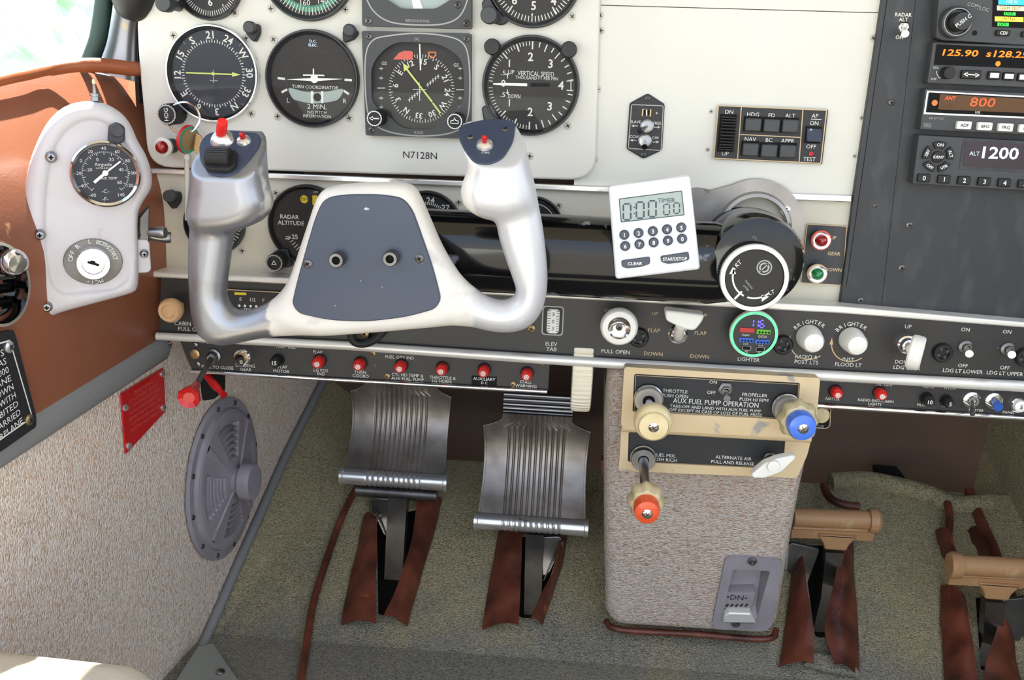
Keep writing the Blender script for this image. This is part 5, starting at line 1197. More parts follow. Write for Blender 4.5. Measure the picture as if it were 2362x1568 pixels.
on('circuit_breaker', 'white breaker button numbered 5 in a chrome ring at the far right', 'circuit breaker', 2347, 932, bl, BP, 'push button circuit breakers on the black breaker panels')
toggle('toggle_switch', 'long grey toggle switch under the lettering AVIONICS', BP, 2240, 921, (2243, 955), .020, 'chrome', 'dark_steel', None, False, 20, (4, 6))
toggle('toggle_switch', 'short blue tipped toggle switch right of the long grey one', BP, 2291, 923, (2303, 939), .014, 'chrome', 'blue_button', None, False, 20, (8, 11))
def bl(b, fr, s): b.lathe([(11*s, 0), (11*s, .003), (7*s, .0035), (5*s, .0035), (5*s, .001)], 'brass', 24)
on('phone_jack', 'small round metal jack at the left end of the breaker panel', 'jack', 452, 815, bl, BP)
# pull control with red cone
fr = BP.at(494, 820); s = fr.s(494, 820); t = thing('pull_control', 'long steel rod with a red cone knob pulled out from the breaker panel', 'control', fr)
b = B(); b.lathe([(17*s, 0), (17*s, .003), (13*s, .004), (10*s, .009), (7*s, .010)], 'steel', 28); part('collar', b, t)
A0 = Vector((0, 0, .005)); A1 = Vector(fr.p3(450, 900, .075)); A2 = Vector(fr.p3(425, 936, .112)); d = (A2-A0).normalized(); A1 = A0+d*(A1-A0).length
b = B(); b.tube([tuple(A0), tuple(A1)], 6*s, 'dark_steel', 16); part('rod', b, t)
e = Vector(fr.p3(434, 925, .10)); q = Fr(fr.w(A1), fr.x, fr.y); 
zc = (fr.w(tuple(A0+d))-fr.w(tuple(A0))).normalized(); xc = zc.orthogonal(); yc = zc.cross(xc); cf = Fr(fr.w(tuple(A1)), xc, yc)
b = B(); k = .9*s; b.lathe([(9*k, -.006), (11*k, 0), (24*k, .018), (26*k, .021), (24*k, .023), (13*k, .021), (0, .021)], 'red', 9); me = b.mesh('cone_knob'); o = part('cone_knob', me, t, 'red faceted cone knob'); o.matrix_local = fr.M.inverted() @ cf.M
# second red lever on black bracket
fr = BP.at(480, 875, -.01); s = fr.s(480, 875); t = thing('release_lever', 'small red lever on a black bracket under the left end of the breaker panel', 'lever', fr)
b = B(); b.prism(roundpoly(fr.pts([(452, 858), (492, 858), (492, 925), (460, 930)]), .003), -.03, -.005, 'void', .002); part('bracket', b, t)
b = B(); b.tube(catmull([fr.p3(474, 862, .004), fr.p3(490, 882, .012), fr.p3(505, 898, .018), fr.p3(517, 912, .022)], 4, False), [8*s]*4+[9*s]*4+[7*s]*4+[9*s], 'red', 14); part('handle', b, t)
# trim wheel
fr = PAN(-.012).at(1341, 905); s = fr.s(1341, 905); t = thing('elevator_trim', 'ribbed ivory trim wheel hanging below the black switch panel', 'wheel', fr)
b = B(); V = []; F = []; R = .052; n = 240; w = 24*s
prof = [(-w, R*.93), (-w*.9, R*.985), (-w*.6, R), (w*.6, R), (w*.9, R*.985), (w, R*.93)]
cy = fr.uv(1341, 975)[1]+R; cz = -R*.75
for i in range(n):
    a = 2*PI*i/n; g = -.0020 if i % 4 == 0 else 0
    for x, r_ in prof: V.append((x, cy+(r_+g)*math.cos(a), cz+(r_+g)*math.sin(a)))
K = len(prof)
for i in range(n):
    j = (i+1) % n
    for k in range(K-1): F.append((i*K+k, i*K+k+1, j*K+k+1, j*K+k))
F.append(tuple(i*K for i in range(n))); F.append(tuple(i*K+K-1 for i in range(n))[::-1])
b.add(V, F, 'ivory_pale'); part('rim', b, t)
b = B(); b.tube([(-w*1.3, cy, cz), (w*1.3, cy, cz)], .006, 'dark_steel', 16); part('axle', b, t)
# ================================================================ pedestal
za = PAN(-.01).uv(1620, 900)[1]
PF = Fr((0, -.012, za), (1, 0, 0), (0, -.085, za))
ped = thing('pedestal', 'carpet covered centre pedestal under the tan engine control housing', 'pedestal', PF)
b = B(); P = roundpoly(PF.pts([(1402, 850), (1888, 880), (1875, 1010), (1848, 1130), (1822, 1270), (1793, 1445), (1768, 1468), (1420, 1446), (1396, 1420), (1393, 1250), (1392, 1000)]), .012)
b.prism(P, -.22, 0, 'pedestal_carpet', .010, nb=4); b.f.pop(-2); b.m.pop(-2)
pin = roundpoly(PF.pts([(1689, 1307), (1775, 1310), (1745, 1420), (1664, 1420)]), .003)
V, F = holed(inset(P if area(P) > 0 else P[::-1], .010), [pin], -.002, 0); b.add(V, F, 'pedestal_carpet'); part('body', b, ped)
b = B(); Q = [PF.p3(u, v, -.006) for u, v in ((1398, 1432), (1430, 1452), (1600, 1462), (1765, 1474), (1790, 1452))]; b.tube(catmull(Q, 4, False), .0035, 'leather_flap', 10); part('binding', b, ped)
# gear hand crank pocket
pk = PF.at(1720, 1365, .0); s = pk.s(1720, 1365)
out = roundpoly(pk.pts([(1672, 1283), (1690, 1278), (1798, 1285), (1803, 1300), (1780, 1432), (1768, 1448), (1648, 1444), (1642, 1432)]), .003)
inn = roundpoly(pk.pts([(1689, 1307), (1775, 1310), (1745, 1420), (1664, 1420)]), .003)
V, F = holed(out, [inn], 0, .004); b = B(); b.add(V, F, 'grille'); t = part('recessed_pocket', b, ped, 'grey moulded recess with the letters DN'); t.matrix_local = PF.M.inverted() @ pk.M
b = B(); i2 = [(p[0]*.85, p[1]*.85+.004) for p in inn]; n = len(inn); V = [(x, y, .0005) for x, y in inn]+[(x, y, .0005) for x, y in i2]
V = [(x, y, .004) for x, y in inn]+[(x*.88, y*.82+.004, -.022 if y > -.012 else -.004) for x, y in inn]
b.add(V, [(i, (i+1) % n, n+(i+1) % n, n+i) for i in range(n)]+[tuple(range(n, 2*n))], 'grille'); 
b.prism(roundpoly(pk.pts([(1668, 1405), (1680, 1398), (1730, 1400), (1742, 1424), (1665, 1422)]), .002), .001, .009, 'silver_paint', .002)
zq = .0012; b.prism(roundpoly(pk.pts([(1672, 1366), (1742, 1366), (1734, 1402), (1666, 1402)], 0), .001), -.02, .0008, 'grille', .0004)
T(b, pk, '•DN•', 1700, 1378, 15, 'ink_dark', z=zq)
for k in range(5): b.bar(pk.uv(1674+11*k, 1397), pk.uv(1680+11*k, 1391), 5*s, zq, 'ink_dark')
part('recess', b, t)
for u, v in ((1735, 1293), (1697, 1437)): b = B(); x, y = pk.uv(u, v, .004); b.lathe([(11*s, .004), (11*s, .005), (8*s, .007), (5*s, .007), (0, .006)], 'steel', 24, x, y); part('screw', b, t)
# tan housing
HF = PAN(-.040)
hs = thing('control_housing', 'worn tan painted housing holding the throttle, propeller and mixture controls', 'housing', HF.at(1650, 960)); hf = HF.at(1650, 960); s = hf.s(1650, 960)
b = B()
o1 = roundpoly(hf.pts([(1440, 846), (1892, 872), (1880, 1004), (1868, 1012), (1445, 990), (1432, 980)]), .003)
h1 = roundpoly(hf.pts([(1463, 862), (1846, 883), (1838, 969), (1459, 950)]), .002)
V, F = holed(o1, [h1], -.012, 0); b.add(V, F, 'tan_paint')
b.prism(hf.pts([(1445, 850), (1888, 876), (1866, 1010), (1438, 988)]), -.026, -.010, 'tan_paint'); part('upper_frame', b, hs)
b = B(); lf = -.009
o2 = roundpoly(hf.pts([(1433, 986), (1872, 1010), (1862, 1050), (1838, 1102), (1427, 1086)], lf), .003)
h2 = roundpoly(hf.pts([(1450, 996), (1812, 1014), (1806, 1082), (1448, 1065)], lf), .002)
V, F = holed(o2, [h2], -.018, lf); b.add(V, F, 'tan_paint'); b.prism(hf.pts([(1436, 990), (1866, 1012), (1836, 1098), (1430, 1082)], lf), -.026, -.0165, 'tan_paint')
b.tube([hf.p3(1434, 985, lf), hf.p3(1650, 998, lf), hf.p3(1870, 1010, lf)], .004, 'tan_paint', 12); part('lower_frame', b, hs)
b = B(); b.prism(hf.pts([(1462, 861), (1847, 882), (1839, 970), (1458, 951)]), -.010, -.005, 'black_soft')
zz = -.0047
for tx, u, v, h in (('THROTTLE', 1557, 902, 8), ('PUSH OPEN', 1557, 913, 8), ('ON', 1645, 881, 8), ('OFF', 1641, 905, 8), ('PROPELLER', 1741, 911, 8), ('PUSH HI RPM', 1739, 922, 8), ('AUX FUEL PUMP OPERATION', 1651, 929, 12), ('TAKE-OFF AND LAND WITH AUX FUEL PUMP', 1650, 942, 7), ('OFF EXCEPT IN CASE OF LOSS OF FUEL PRESS', 1650, 951, 7)):
    w = {12: 199, 7: 212 if 'TAKE' in tx else 216}.get(h); T(b, hf, tx, u, v, h, z=zz, w=w)
b.outline(hf.pts([(1466, 865), (1843, 886), (1836, 966), (1462, 947)], zz), 1.3*s, zz, 'ink_tan'); part('upper_placard', b, hs)
b = B(); b.prism(hf.pts([(1449, 995), (1813, 1013), (1807, 1083), (1447, 1066)], lf), -.0165, -.0115, 'black_soft'); zz = -.0113
for tx, u, v, h in (('FUEL MIX.', 1534, 1050, 8), ('PUSH RICH', 1533, 1060, 8), ('ALTERNATE AIR', 1692, 1056, 8), ('PULL AND RELEASE', 1690, 1067, 8)): T(b, hf, tx, u, v, h, z=zz)
part('lower_placard', b, hs)
# controls
def control(name, label, base, tip, L, boss_r, knobb, z0=-.005, shaft=9, boss='silver'):
    fr = Fr(HF.w(HF.p3(*base, z0)), (1, 0, 0), (0, 0, 1)); s = fr.s(*base); t = thing(name, label, 'engine control', fr, 'engine control knobs on the tan housing')
    b = B(); r = boss_r*s; b.lathe([(r*1.08, 0), (r*1.08, .004), (r, .005), (r, .009), (r*.94, .0105), (r*.45, .0105), (r*.4, .008)], boss, 40, mats=['black_soft', 'silver']+[boss]*4); b.f.pop(); b.m.pop(); b.disc(r*.45, .0085, 'void'); part('boss', b, t)
    x, y = fr.uv(*tip, L); zc = Vector((x, y, L)); b = B(); b.tube([(0, 0, .01), (x, y, L)], shaft*s, 'steel', 20); part('shaft', b, t)
    d = zc.normalized(); wz = fr.x*d.x+fr.y*d.y+fr.z*d.z; wz = (wz*.6+fr.z*.4).normalized(); xx = Vector((0, 0, 1)).cross(wz)*-1; kf = Fr(fr.w((x, y, L)), fr.x, wz.cross(fr.x)); s = kf.s(*tip)
    for nm, bb, lb in knobb(s): o = part(nm, finish(bb.mesh(nm)), t, lb); o.matrix_local = fr.M.inverted() @ kf.M
    return t
def k_thr(s):
    b = B(); b.lathe([(16*s, -.020), (30*s, -.018), (44*s, -.010), (45*s, -.004), (42*s, 0), (36*s, .002)], 'ivory', 48); b.f.pop(); b.m.pop()
    c = B(); c.lathe([(36*s, .0005), (35.5*s, .003), (33*s, .0045), (0, .005)], 'ivory', 48); d = B(); screwB(d, 0, 0, .0048, 12*s, 'chrome', 'bulkhead'); return [('knob', b, None), ('knob_cap', c, None), ('screw', d, None)]
def k_col(m, R=33, back=46):
    def g(s):
        w = lambda a, z: 1+.07*math.cos(8*a)
        b = B(); b.lathe([(18*s, -.022), (34*s, -.021), (back*s, -.014), (back*s, -.008), (back*.86*s, -.003), (30*s, -.002)], 'ivory_old', 96, wob=w)
        c = B(); c.lathe([(R*s, -.004), (R*s, .006), (R*.93*s, .0095), (R*.7*s, .0105), (0, .011)], m, 44); d = B(); screwB(d, 0, 0, .0108, 12*s, 'chrome', 'bulkhead'); return [('grip_ring', b, 'old ivory scalloped ring'), ('knob_cap', c, None), ('screw', d, None)]
    return g
control('throttle_control', 'large ivory throttle knob on the upper left of the tan housing', (1495, 917), (1507, 979), .048, 32, k_thr)
control('propeller_control', 'blue propeller knob in a scalloped ivory ring on the right of the tan housing', (1813, 937), (1846, 977), .040, 32, k_col('blue_knob'))
control('mixture_control', 'orange red mixture knob on a long steel rod below the tan housing', (1483, 1052), (1491, 1169), .085, 28, k_col('orange_knob', 30, 42), -.0135, 11, 'steel')
# fuel pump switch, alternate air
fpf = Fr(HF.w(HF.p3(1673, 898, -.005)), (1, 0, 0), (0, 0, 1))
toggle('toggle_switch', 'steel toggle switch between ON and OFF in the tan housing', PAN(-.035), 1673, 898, (1677, 919), .020, 'dark_steel', 'chrome', None, True, 19, (6, 8))
fr = PAN(-.0265).at(1774, 1053); s = fr.s(1774, 1053); t = thing('alternate_air_handle', 'white T shaped pull handle at the lower right of the tan housing', 'handle', fr)
b = B(); b.lathe([(16*s, 0), (16*s, .006), (13*s, .007), (12*s, .014), (9*s, .015)], 'dark_steel', 28); b.tube([(0, 0, .01), fr.p3(1782, 1072, .03)], 6*s, 'steel', 14); part('stem', b, t)
b = B(); P = roundpoly(fr.pts([(1732, 1091), (1736, 1099), (1760, 1100), (1800, 1086), (1833, 1055), (1833, 1049), (1826, 1047), (1790, 1055), (1762, 1066)], .03), .002); b.prism(P, .024, .033, 'white_knob', .0009)
b.lathe([(14*s, .034), (13*s, .0352), (0, .0355)], 'white_knob', 28, *fr.uv(1784, 1075, .034)); part('handle', b, t)
# knob and placard right of housing, cables left of pedestal
fr = PAN(.0).at(1893, 958); s = fr.s(1893, 958); t = thing('push_knob', 'beige push knob on a small black placard right of the tan housing', 'knob', fr)
b = B(); P = roundpoly(fr.pts([(1868, 935), (1917, 942), (1915, 983), (1905, 989), (1868, 986)]), .002); b.prism(P, -.003, 0, 'void', .0005); b.outline(P, 1.8*s, .0002, 'ink_tan'); T(b, fr, 'CLOSE', 1888, 983, 6, 'ink_dim'); part('placard', b, t)
b = B(); x, y = fr.uv(1894, 957, .015); b.tube([(x, y, 0), (x, y, .01)], 8*s, 'steel', 14); b.lathe([(10*s, .008), (18*s, .010), (20*s, .014), (18*s, .017), (0, .018)], 'ivory_old', 32, x, y); part('knob', b, t)
fr = PAN(.02); b = B(); b.tube(catmull([fr.p3(u, v, 0) for u, v in ((1404, 800), (1406, 860), (1412, 900), (1424, 935))], 5, False), .005, 'dark_steel', 14)
solo('cable_conduit', 'dark flexible conduit left of the tan housing', 'conduit', b, fr)
fr = PAN(.06); b = B(); b.prism(roundpoly(fr.pts([(1385, 1058), (1402, 1058), (1404, 1096), (1387, 1096)]), .002), -.01, .004, 'leather_flap', .001)
solo('leather_tab', 'small brown tab on the left side of the pedestal', 'tab', b, fr)
# ================================================================ rudder pedals
def pedal(label, y, top, bar, neckw, groove, arm_, lean=.32):
    """top/bar: image corners; a fluted concave pad with rolled ends"""
    fr = PAN(y).at(*((Vector(bar[0])+Vector(bar[1]))/2)); s = fr.s(*bar[0]); t = thing('rudder_pedal', label, 'pedal', fr, "pilot's rudder pedals")
    bl, br = bar; W2 = (fr.uv(*br)[0]-fr.uv(*bl)[0])/2; cx = 0
    H = fr.uv(*top)[1]; ny, nx = 36, 420; V = []
    def width(q):
        w = W2*(1.0-.05*math.sin(PI*min(q/.9, 1))) if q < .86 else None
        if w is None:
            k = (q-.86)/.14; k = min(k*1.6, 1); w = W2*(1-(1-neckw)*(k**.5 if k < 1 else 1))
        return w
    b = B()
    for j in range(ny):
        q = j/(ny-1); yy = q*H; zz = -.020*math.sin(PI*q*.95)*1.0 - .035*q
        w = width(q)
        for i in range(nx):
            p = -1+2*i/(nx-1); x = cx+p*w; g = 0
            if abs(x) < W2*groove: g = -.0010*(.5+.5*math.cos(x/(W2*groove)*PI*11))**3
            e = -.003*abs(p)**8*0
            V.append((x, yy, zz+g+(.0016 if abs(p) > .965 and q < .86 else 0)))
    F = [(j*nx+i, j*nx+i+1, (j+1)*nx+i+1, (j+1)*nx+i) for j in range(ny-1) for i in range(nx-1)]
    n0 = len(V); V += [(x, y_, z-.004) for x, y_, z in V]; F += [tuple(n0+k for k in f)[::-1] for f in F[:]]
    for j in range(ny-1):
        for i in (0, nx-1): F.append((j*nx+i, (j+1)*nx+i, n0+(j+1)*nx+i, n0+j*nx+i))
    b.add(V, F, 'pedal_steel'); part('pad', b, t)
    b = B(); r = 19*s; P = []; R = []
    for k in range(141):
        x = -W2*1.04+2.08*W2*k/140; q = r
        if abs(x) < W2*groove: q = r*(1-.10*(.5+.5*math.cos(x/(W2*groove)*PI*11))**3)
        if abs(x) > W2*.97: q = r*1.08
        P.append((x, 0, 0)); R.append(q)
    b.tube(P, R, 'silver', 24); part('lower_roll', b, t)
    b = B(); w = W2*neckw; yy = H; zz = -.055
    for k in range(5): b.tube([(-w, yy+k*.0052-.002, zz+.008-abs(k-2)*.0016), (w, yy+k*.0052-.002, zz+.008-abs(k-2)*.0016)], .0034, 'steel', 12)
    b.box(0, yy+.008, zz, 2*w*1.02, .026, .012, 'pedal_steel', .002); part('upper_roll', b, t)
    # arm
    b = B(); (a0, a1, a2, aw, flip) = arm_
    if a0: b.tube([fr.p3(a0[0], a0[1], -.012), fr.p3(a0[2], a0[3], -.012)], 14*s, 'dark_steel', 16)
    p = [Vector(fr.p3(*a1, -.012)), Vector(fr.p3(*a2, -.030))]
    hw = aw*s/2; V = []
    for P_, k in ((p[0], 1), (p[0].lerp(p[1], .5), .98), (p[1], .95)): V += [(P_.x-hw*k, P_.y, P_.z+.006), (P_.x+hw*k, P_.y, P_.z+.006), (P_.x+hw*k, P_.y, P_.z-.012), (P_.x-hw*k, P_.y, P_.z-.012)]
    b.add(V, [(k*4+i, k*4+(i+1) % 4, k*4+4+(i+1) % 4, k*4+4+i) for k in (0, 1) for i in range(4)]+[(0, 1, 2, 3), (8, 9, 10, 11)], 'dark_steel'); part('arm', b, t)
    b = B(); u0, v0 = a1; sg = flip
    P = roundpoly(fr.pts([(u0+sg*12, v0+10), (u0+sg*56, v0+8), (u0+sg*66, v0+20), (u0+sg*34, v0+92), (u0+sg*18, v0+100)], -.02), .003); b.prism(P, -.024, -.019, 'steel', .0008)
    b.tube([fr.p3(u0+sg*64, v0+18, -.017), fr.p3(u0+sg*60, v0+52, -.017)], 4*s, 'steel', 10); b.tube([fr.p3(u0+sg*52, v0+40, -.015), fr.p3(u0+sg*20, v0+110, -.02)], 2*s, 'dark_steel', 8); part('brake_bracket', b, t)
    return t
pedal('fluted steel rudder pedal on the left, partly under the breaker panel', .19, (915, 905), ((790, 1100), (1027, 1110)), .72, .55, ((822, 1130, 1008, 1143), (919, 1140), (905, 1405), 44, -1))
pedal('fluted steel rudder pedal on the right, beside the pedestal', .15, (1237, 985), ((1099, 1199), (1351, 1219)), .64, .56, (None, (1234, 1228), (1228, 1420), 42, 1))
# copilot pedals
def cpedal(label, y, a, c, stem, foot, sgn, knobend):
    fr = PAN(y).at(*stem); s = fr.s(*stem); t = thing('rudder_pedal', label, 'pedal', fr, "right hand rudder pedals")
    b = B(); ax, ay = fr.uv(*a); bx, by = fr.uv(*c); hgt = 62*s
    V = []; F = []; prof = [(0, .000), (-.35, .006), (-.55, .0065), (-.62, .004), (-1, .002), (-1, -.006), (-.1, -.008)]; n = len(prof)
    prof2 = [(math.sin(k*PI/5)*.14-.14+.14, .004+.010*math.cos(k*PI/5-PI/2)) for k in range(1, 5)]
    for x, y_ in ((ax, ay), (bx, by)):
        V += [(x, y_+q[0]*hgt, q[1]) for q in prof]
    b.add(V, [(i, (i+1) % n, n+(i+1) % n, n+i) for i in range(n)]+[tuple(range(n)), tuple(range(n, 2*n))], 'tan_pedal')
    b.tube([(ax, ay-.14*hgt, .002), (bx, by-.14*hgt, .002)], .0105, 'tan_pedal', 20)
    kx, ky = (ax, ay) if knobend == 0 else (bx, by); d = .008 if knobend else -.008
    b.tube([(kx-d, ky-.14*hgt, .003), (kx, ky-.14*hgt, .003), (kx+d*.4, ky-.14*hgt, .003)], [.013, .014, .012], 'tan_pedal', 20); part('foot_bar', b, t)
    b = B(); P = roundpoly([(-.022, .004), (.022, .004), (.013, -.008), (.012, -.014), (-.012, -.014), (-.013, -.008)], .004); o = fr.uv(*stem); b.prism([(p[0], p[1]+.010) for p in P], -.008, .007, 'tan_pedal', .002); part('socket', b, t)
    b = B(); p0 = Vector((0, -.008, 0)); p1 = Vector(fr.p3(*foot, -.02)); hw = .0098; m = p0.lerp(p1, .55)+Vector((.003, 0, 0)); V = []
    for P_ in (p0, m, p1): V += [(P_.x-hw, P_.y, P_.z+.005), (P_.x+hw, P_.y, P_.z+.005), (P_.x+hw, P_.y, P_.z-.008), (P_.x-hw, P_.y, P_.z-.008)]
    b.add(V, [(k*4+i, k*4+(i+1) % 4, k*4+4+(i+1) % 4, k*4+4+i) for k in (0, 1) for i in range(4)]+[(0, 1, 2, 3), (8, 9, 10, 11)], 'steel'); part('arm', b, t)
    b = B(); q = sgn; P = roundpoly([(q*.012, -.012), (q*.045, -.006), (q*.050, -.02), (q*.034, -.075), (q*.026, -.080)], .004); b.prism(P, -.014, -.009, 'dark_steel', .001); b.tube([(q*.048, -.008, -.008), (q*.047, -.038, -.008)], .002, 'silver', 10); part('brake_bracket', b, t)
cpedal('tan painted rudder pedal bar just right of the pedestal', .16, (1830, 1183), (2020, 1190), (1925, 1255), (1893, 1452), -1, 1)
cpedal('tan painted rudder pedal bar cut by the right edge of the picture', .10, (2195, 1292), (2430, 1304), (2295, 1368), (2268, 1530), 1, 0)
b = B(); fr = PAN(.102).at(2187, 1310); s = fr.s(2187, 1310); b.lathe([(24*s, -.004), (26*s, 0), (24*s, .003), (0, .004)], 'dark_steel', 30)
# leather boots (flaps) lying in the floor slots
def flap(label, Lp, Rp, h0=.004, h1=.02, n=24, fr=SLOPE):
    """two edges, outer and inner (image points, top to bottom); inner edge raised"""
    A = catmull([Vector(fr.p3(u, v, h0)) for u, v in Lp], 6, False); C = catmull([Vector(fr.p3(u, v, h1)) for u, v in Rp], 6, False)
    m = min(len(A), len(C)); A = [Vector(A[int(i*(len(A)-1)/(m-1))]) for i in range(m)]; C = [Vector(C[int(i*(len(C)-1)/(m-1))]) for i in range(m)]
    b = B(); K = 8; V = []
    for i, (a, c) in enumerate(zip(A, C)):
        for k in range(K):
            t = k/(K-1); p = a.lerp(c, t); p.z += .007*math.sin(PI*t)+.0012*math.sin(i*.9+t*5); V.append(tuple(p))
    F = [(i*K+k, i*K+k+1, (i+1)*K+k+1, (i+1)*K+k) for i in range(m-1) for k in range(K-1)]; n0 = len(V)
    V += [(x, y, z-.0016) for x, y, z in V]; F += [tuple(n0+q for q in f)[::-1] for f in F[:]]
    F += [(i*K+k, (i+1)*K+k, n0+(i+1)*K+k, n0+i*K+k) for i in range(m-1) for k in (0, K-1)]
    F += [(i*K+k, i*K+k+1, n0+i*K+k+1, n0+i*K+k) for i in (0, m-1) for k in range(K-1)]
    b.add(V, F, 'leather_flap'); return solo('leather_flap', label, 'flap', b, fr, 'brown leather boot flaps around the pedal slots')
flap('brown leather flap left of the left steel pedal arm', [(838, 1190), (822, 1270), (803, 1350), (786, 1438)], [(868, 1190), (870, 1270), (866, 1350), (868, 1438)])
flap('brown leather flap right of the left steel pedal arm', [(1020, 1150), (998, 1240), (968, 1340), (940, 1442)], [(962, 1155), (950, 1240), (920, 1340), (885, 1420)])
flap('brown leather flap left of the arm of the steel pedal beside the pedestal', [(1150, 1225), (1138, 1290), (1124, 1370), (1112, 1450)], [(1205, 1225), (1203, 1290), (1200, 1370), (1196, 1440)])
flap('narrow brown leather flap right of the arm of the steel pedal beside the pedestal', [(1308, 1235), (1298, 1300), (1275, 1370), (1252, 1440)], [(1290, 1240), (1278, 1310), (1248, 1370), (1222, 1430)])
flap('brown leather flap left of the tan pedal nearest the pedestal', [(1832, 1255), (1824, 1340), (1810, 1450), (1797, 1536)], [(1850, 1270), (1860, 1340), (1876, 1450), (1876, 1530)])
flap('brown leather flap right of the tan pedal nearest the pedestal', [(1968, 1240), (1972, 1340), (1980, 1450), (1982, 1560)], [(1935, 1255), (1925, 1340), (1902, 1440), (1925, 1530)])
flap('brown leather flap left of the rightmost tan pedal', [(2170, 1350), (2170, 1430), (2176, 1510), (2180, 1600)], [(2225, 1370), (2236, 1430), (2248, 1510), (2262, 1600)])
flap('brown leather flap right of the rightmost tan pedal', [(2325, 1380), (2335, 1450), (2345, 1520), (2360, 1600)], [(2310, 1390), (2300, 1450), (2276, 1520), (2268, 1600)])
flap('dark leather tongue standing up left behind the rightmost tan pedal', [(2157, 1222), (2164, 1250), (2172, 1275), (2180, 1296)], [(2196, 1228), (2200, 1250), (2206, 1275), (2212, 1296)], .01, .03)
flap('dark leather tongue standing up right behind the rightmost tan pedal', [(2232, 1222), (2245, 1250), (2258, 1275), (2268, 1296)], [(2262, 1222), (2270, 1245), (2280, 1270), (2286, 1296)], .01, .03)
# loose torn carpet piece
b = B(); P = SLOPE.pts([(1852, 1540), (1866, 1512), (1905, 1520), (1932, 1500), (1965, 1535), (1982, 1568), (1900, 1556)]); b.prism(P, .004, .010, 'floor_carpet', .003); solo('torn_carpet', 'frayed loose scrap of carpet at the foot of the near tan pedal', 'carpet scrap', b, SLOPE)
# curled carpet lip and binding at the bulkhead
b = B(); P = [SLOPE.p3(u, v, .003) for u, v in ((1915, 1112), (1990, 1108), (2060, 1120), (2140, 1140), (2200, 1165), (2280, 1160))]; b.tube(catmull(P, 6, False), .012, 'floor_carpet', 14)
struct('trim_12', b, SLOPE, 'curled front edge of the floor carpet at the bulkhead')
b = B(); P = [SLOPE.p3(u, v, .016) for u, v in ((1900, 1118), (1912, 1145), (1940, 1162), (1982, 1168))]; b.tube(catmull(P, 6, False), .005, 'leather_flap', 12); solo('loose_binding', 'loose brown binding curling on the carpet above the tan pedal', 'binding', b, SLOPE)
b = B(); P = [SLOPE.p3(u, v, .012) for u, v in ((2185, 1160), (2190, 1190), (2188, 1225), (2184, 1250))]; b.tube(catmull(P, 6, False), .0045, 'leather_flap', 12); solo('loose_binding', 'brown binding running down to the rightmost tan pedal', 'binding', b, SLOPE)
fr = PAN(.33); b = B(); b.prism(roundpoly(fr.pts([(2022, 1085), (2082, 1090), (2092, 1135), (2026, 1130)]), .004), -.02, .01, 'void', .003); b.prism(fr.pts([(2024, 1090), (2040, 1092), (2040, 1118), (2024, 1114)]), .01, .012, 'leather_flap'); b.prism(fr.pts([(2056, 1105), (2070, 1106), (2072, 1124), (2058, 1124)]), .01, .012, 'steel')
solo('latch', 'small dark latch at the foot of the bulkhead on the right', 'latch', b, fr)
# ================================================================ left wall equipment
# speaker grille
sf = WALL.at(503, 1104, .0); s = 1
ex = (sf.uv(586, 1104)[0]-sf.uv(420, 1104)[0])/2; ey = (sf.uv(503, 920)[1]-sf.uv(503, 1290)[1])/2
cx = (sf.uv(586, 1104)[0]+sf.uv(420, 1104)[0])/2; cyy = (sf.uv(503, 920)[1]+sf.uv(503, 1290)[1])/2
sf = Fr(sf.w((cx, cyy, .002)), sf.x, sf.y); t = thing('speaker_grille', 'round lavender grey speaker grille low on the left wall', 'speaker', sf); R = (ex+ey)/2; 
S = Matrix.Diagonal((ex/R, ey/R, 1, 1))
b = B(); b.T = S
b.lathe([(R, 0), (R, .003), (R*.985, .004), (R*.88, .004), (R*.86, .008), (R*.82, .0095)], 'grille', 72); b.f.pop(); b.m.pop()
# face with four slotted fans
NR, NA = 26, 192; V = []; F = []
def fan(a): 
    d = [abs((a-c+PI) % (2*PI)-PI) for c in (PI/2, 0, PI, 3*PI/2)]; return min(d)
for j in range(NR+1):
    r = R*.82*(1-j/NR*.80)
    for i in range(NA):
        a = 2*PI*i/NA; z = .0095+.008*(1-r/(R*.82)); fa = fan(a); q = r/R
        if fa < .42 and .30 < q < .74: z -= .007 if (int((q-.30)/.44*12) % 2 == 0) else .001
        elif abs(fa-PI/4) < .06: z += .0015
        V.append((r*math.cos(a), r*math.sin(a), z))
mf = []
for j in range(NR):
    for i in range(NA): mf.append((j*NA+i, j*NA+(i+1) % NA, (j+1)*NA+(i+1) % NA, (j+1)*NA+i))
b.add(V, mf, 'grille')
b.T = None; part('grille_plate', b, t)
b = B(); b.T = S; b.lathe([(R*.17, .010), (R*.16, .020), (R*.18, .022), (R*.225, .024), (R*.23, .034), (R*.215, .037), (0, .0375)], 'grille', 40); b.T = None; part('centre_cap', b, t)
for k in range(12):
    a = 2*PI*k/12+.15; b = B(); x, y = ex*.935*math.cos(a), ey*.935*math.sin(a); b.lathe([(.0028, .004), (.0026, .0052), (0, .0055)], 'dark_steel', 14, x, y); part('screw', b, t)
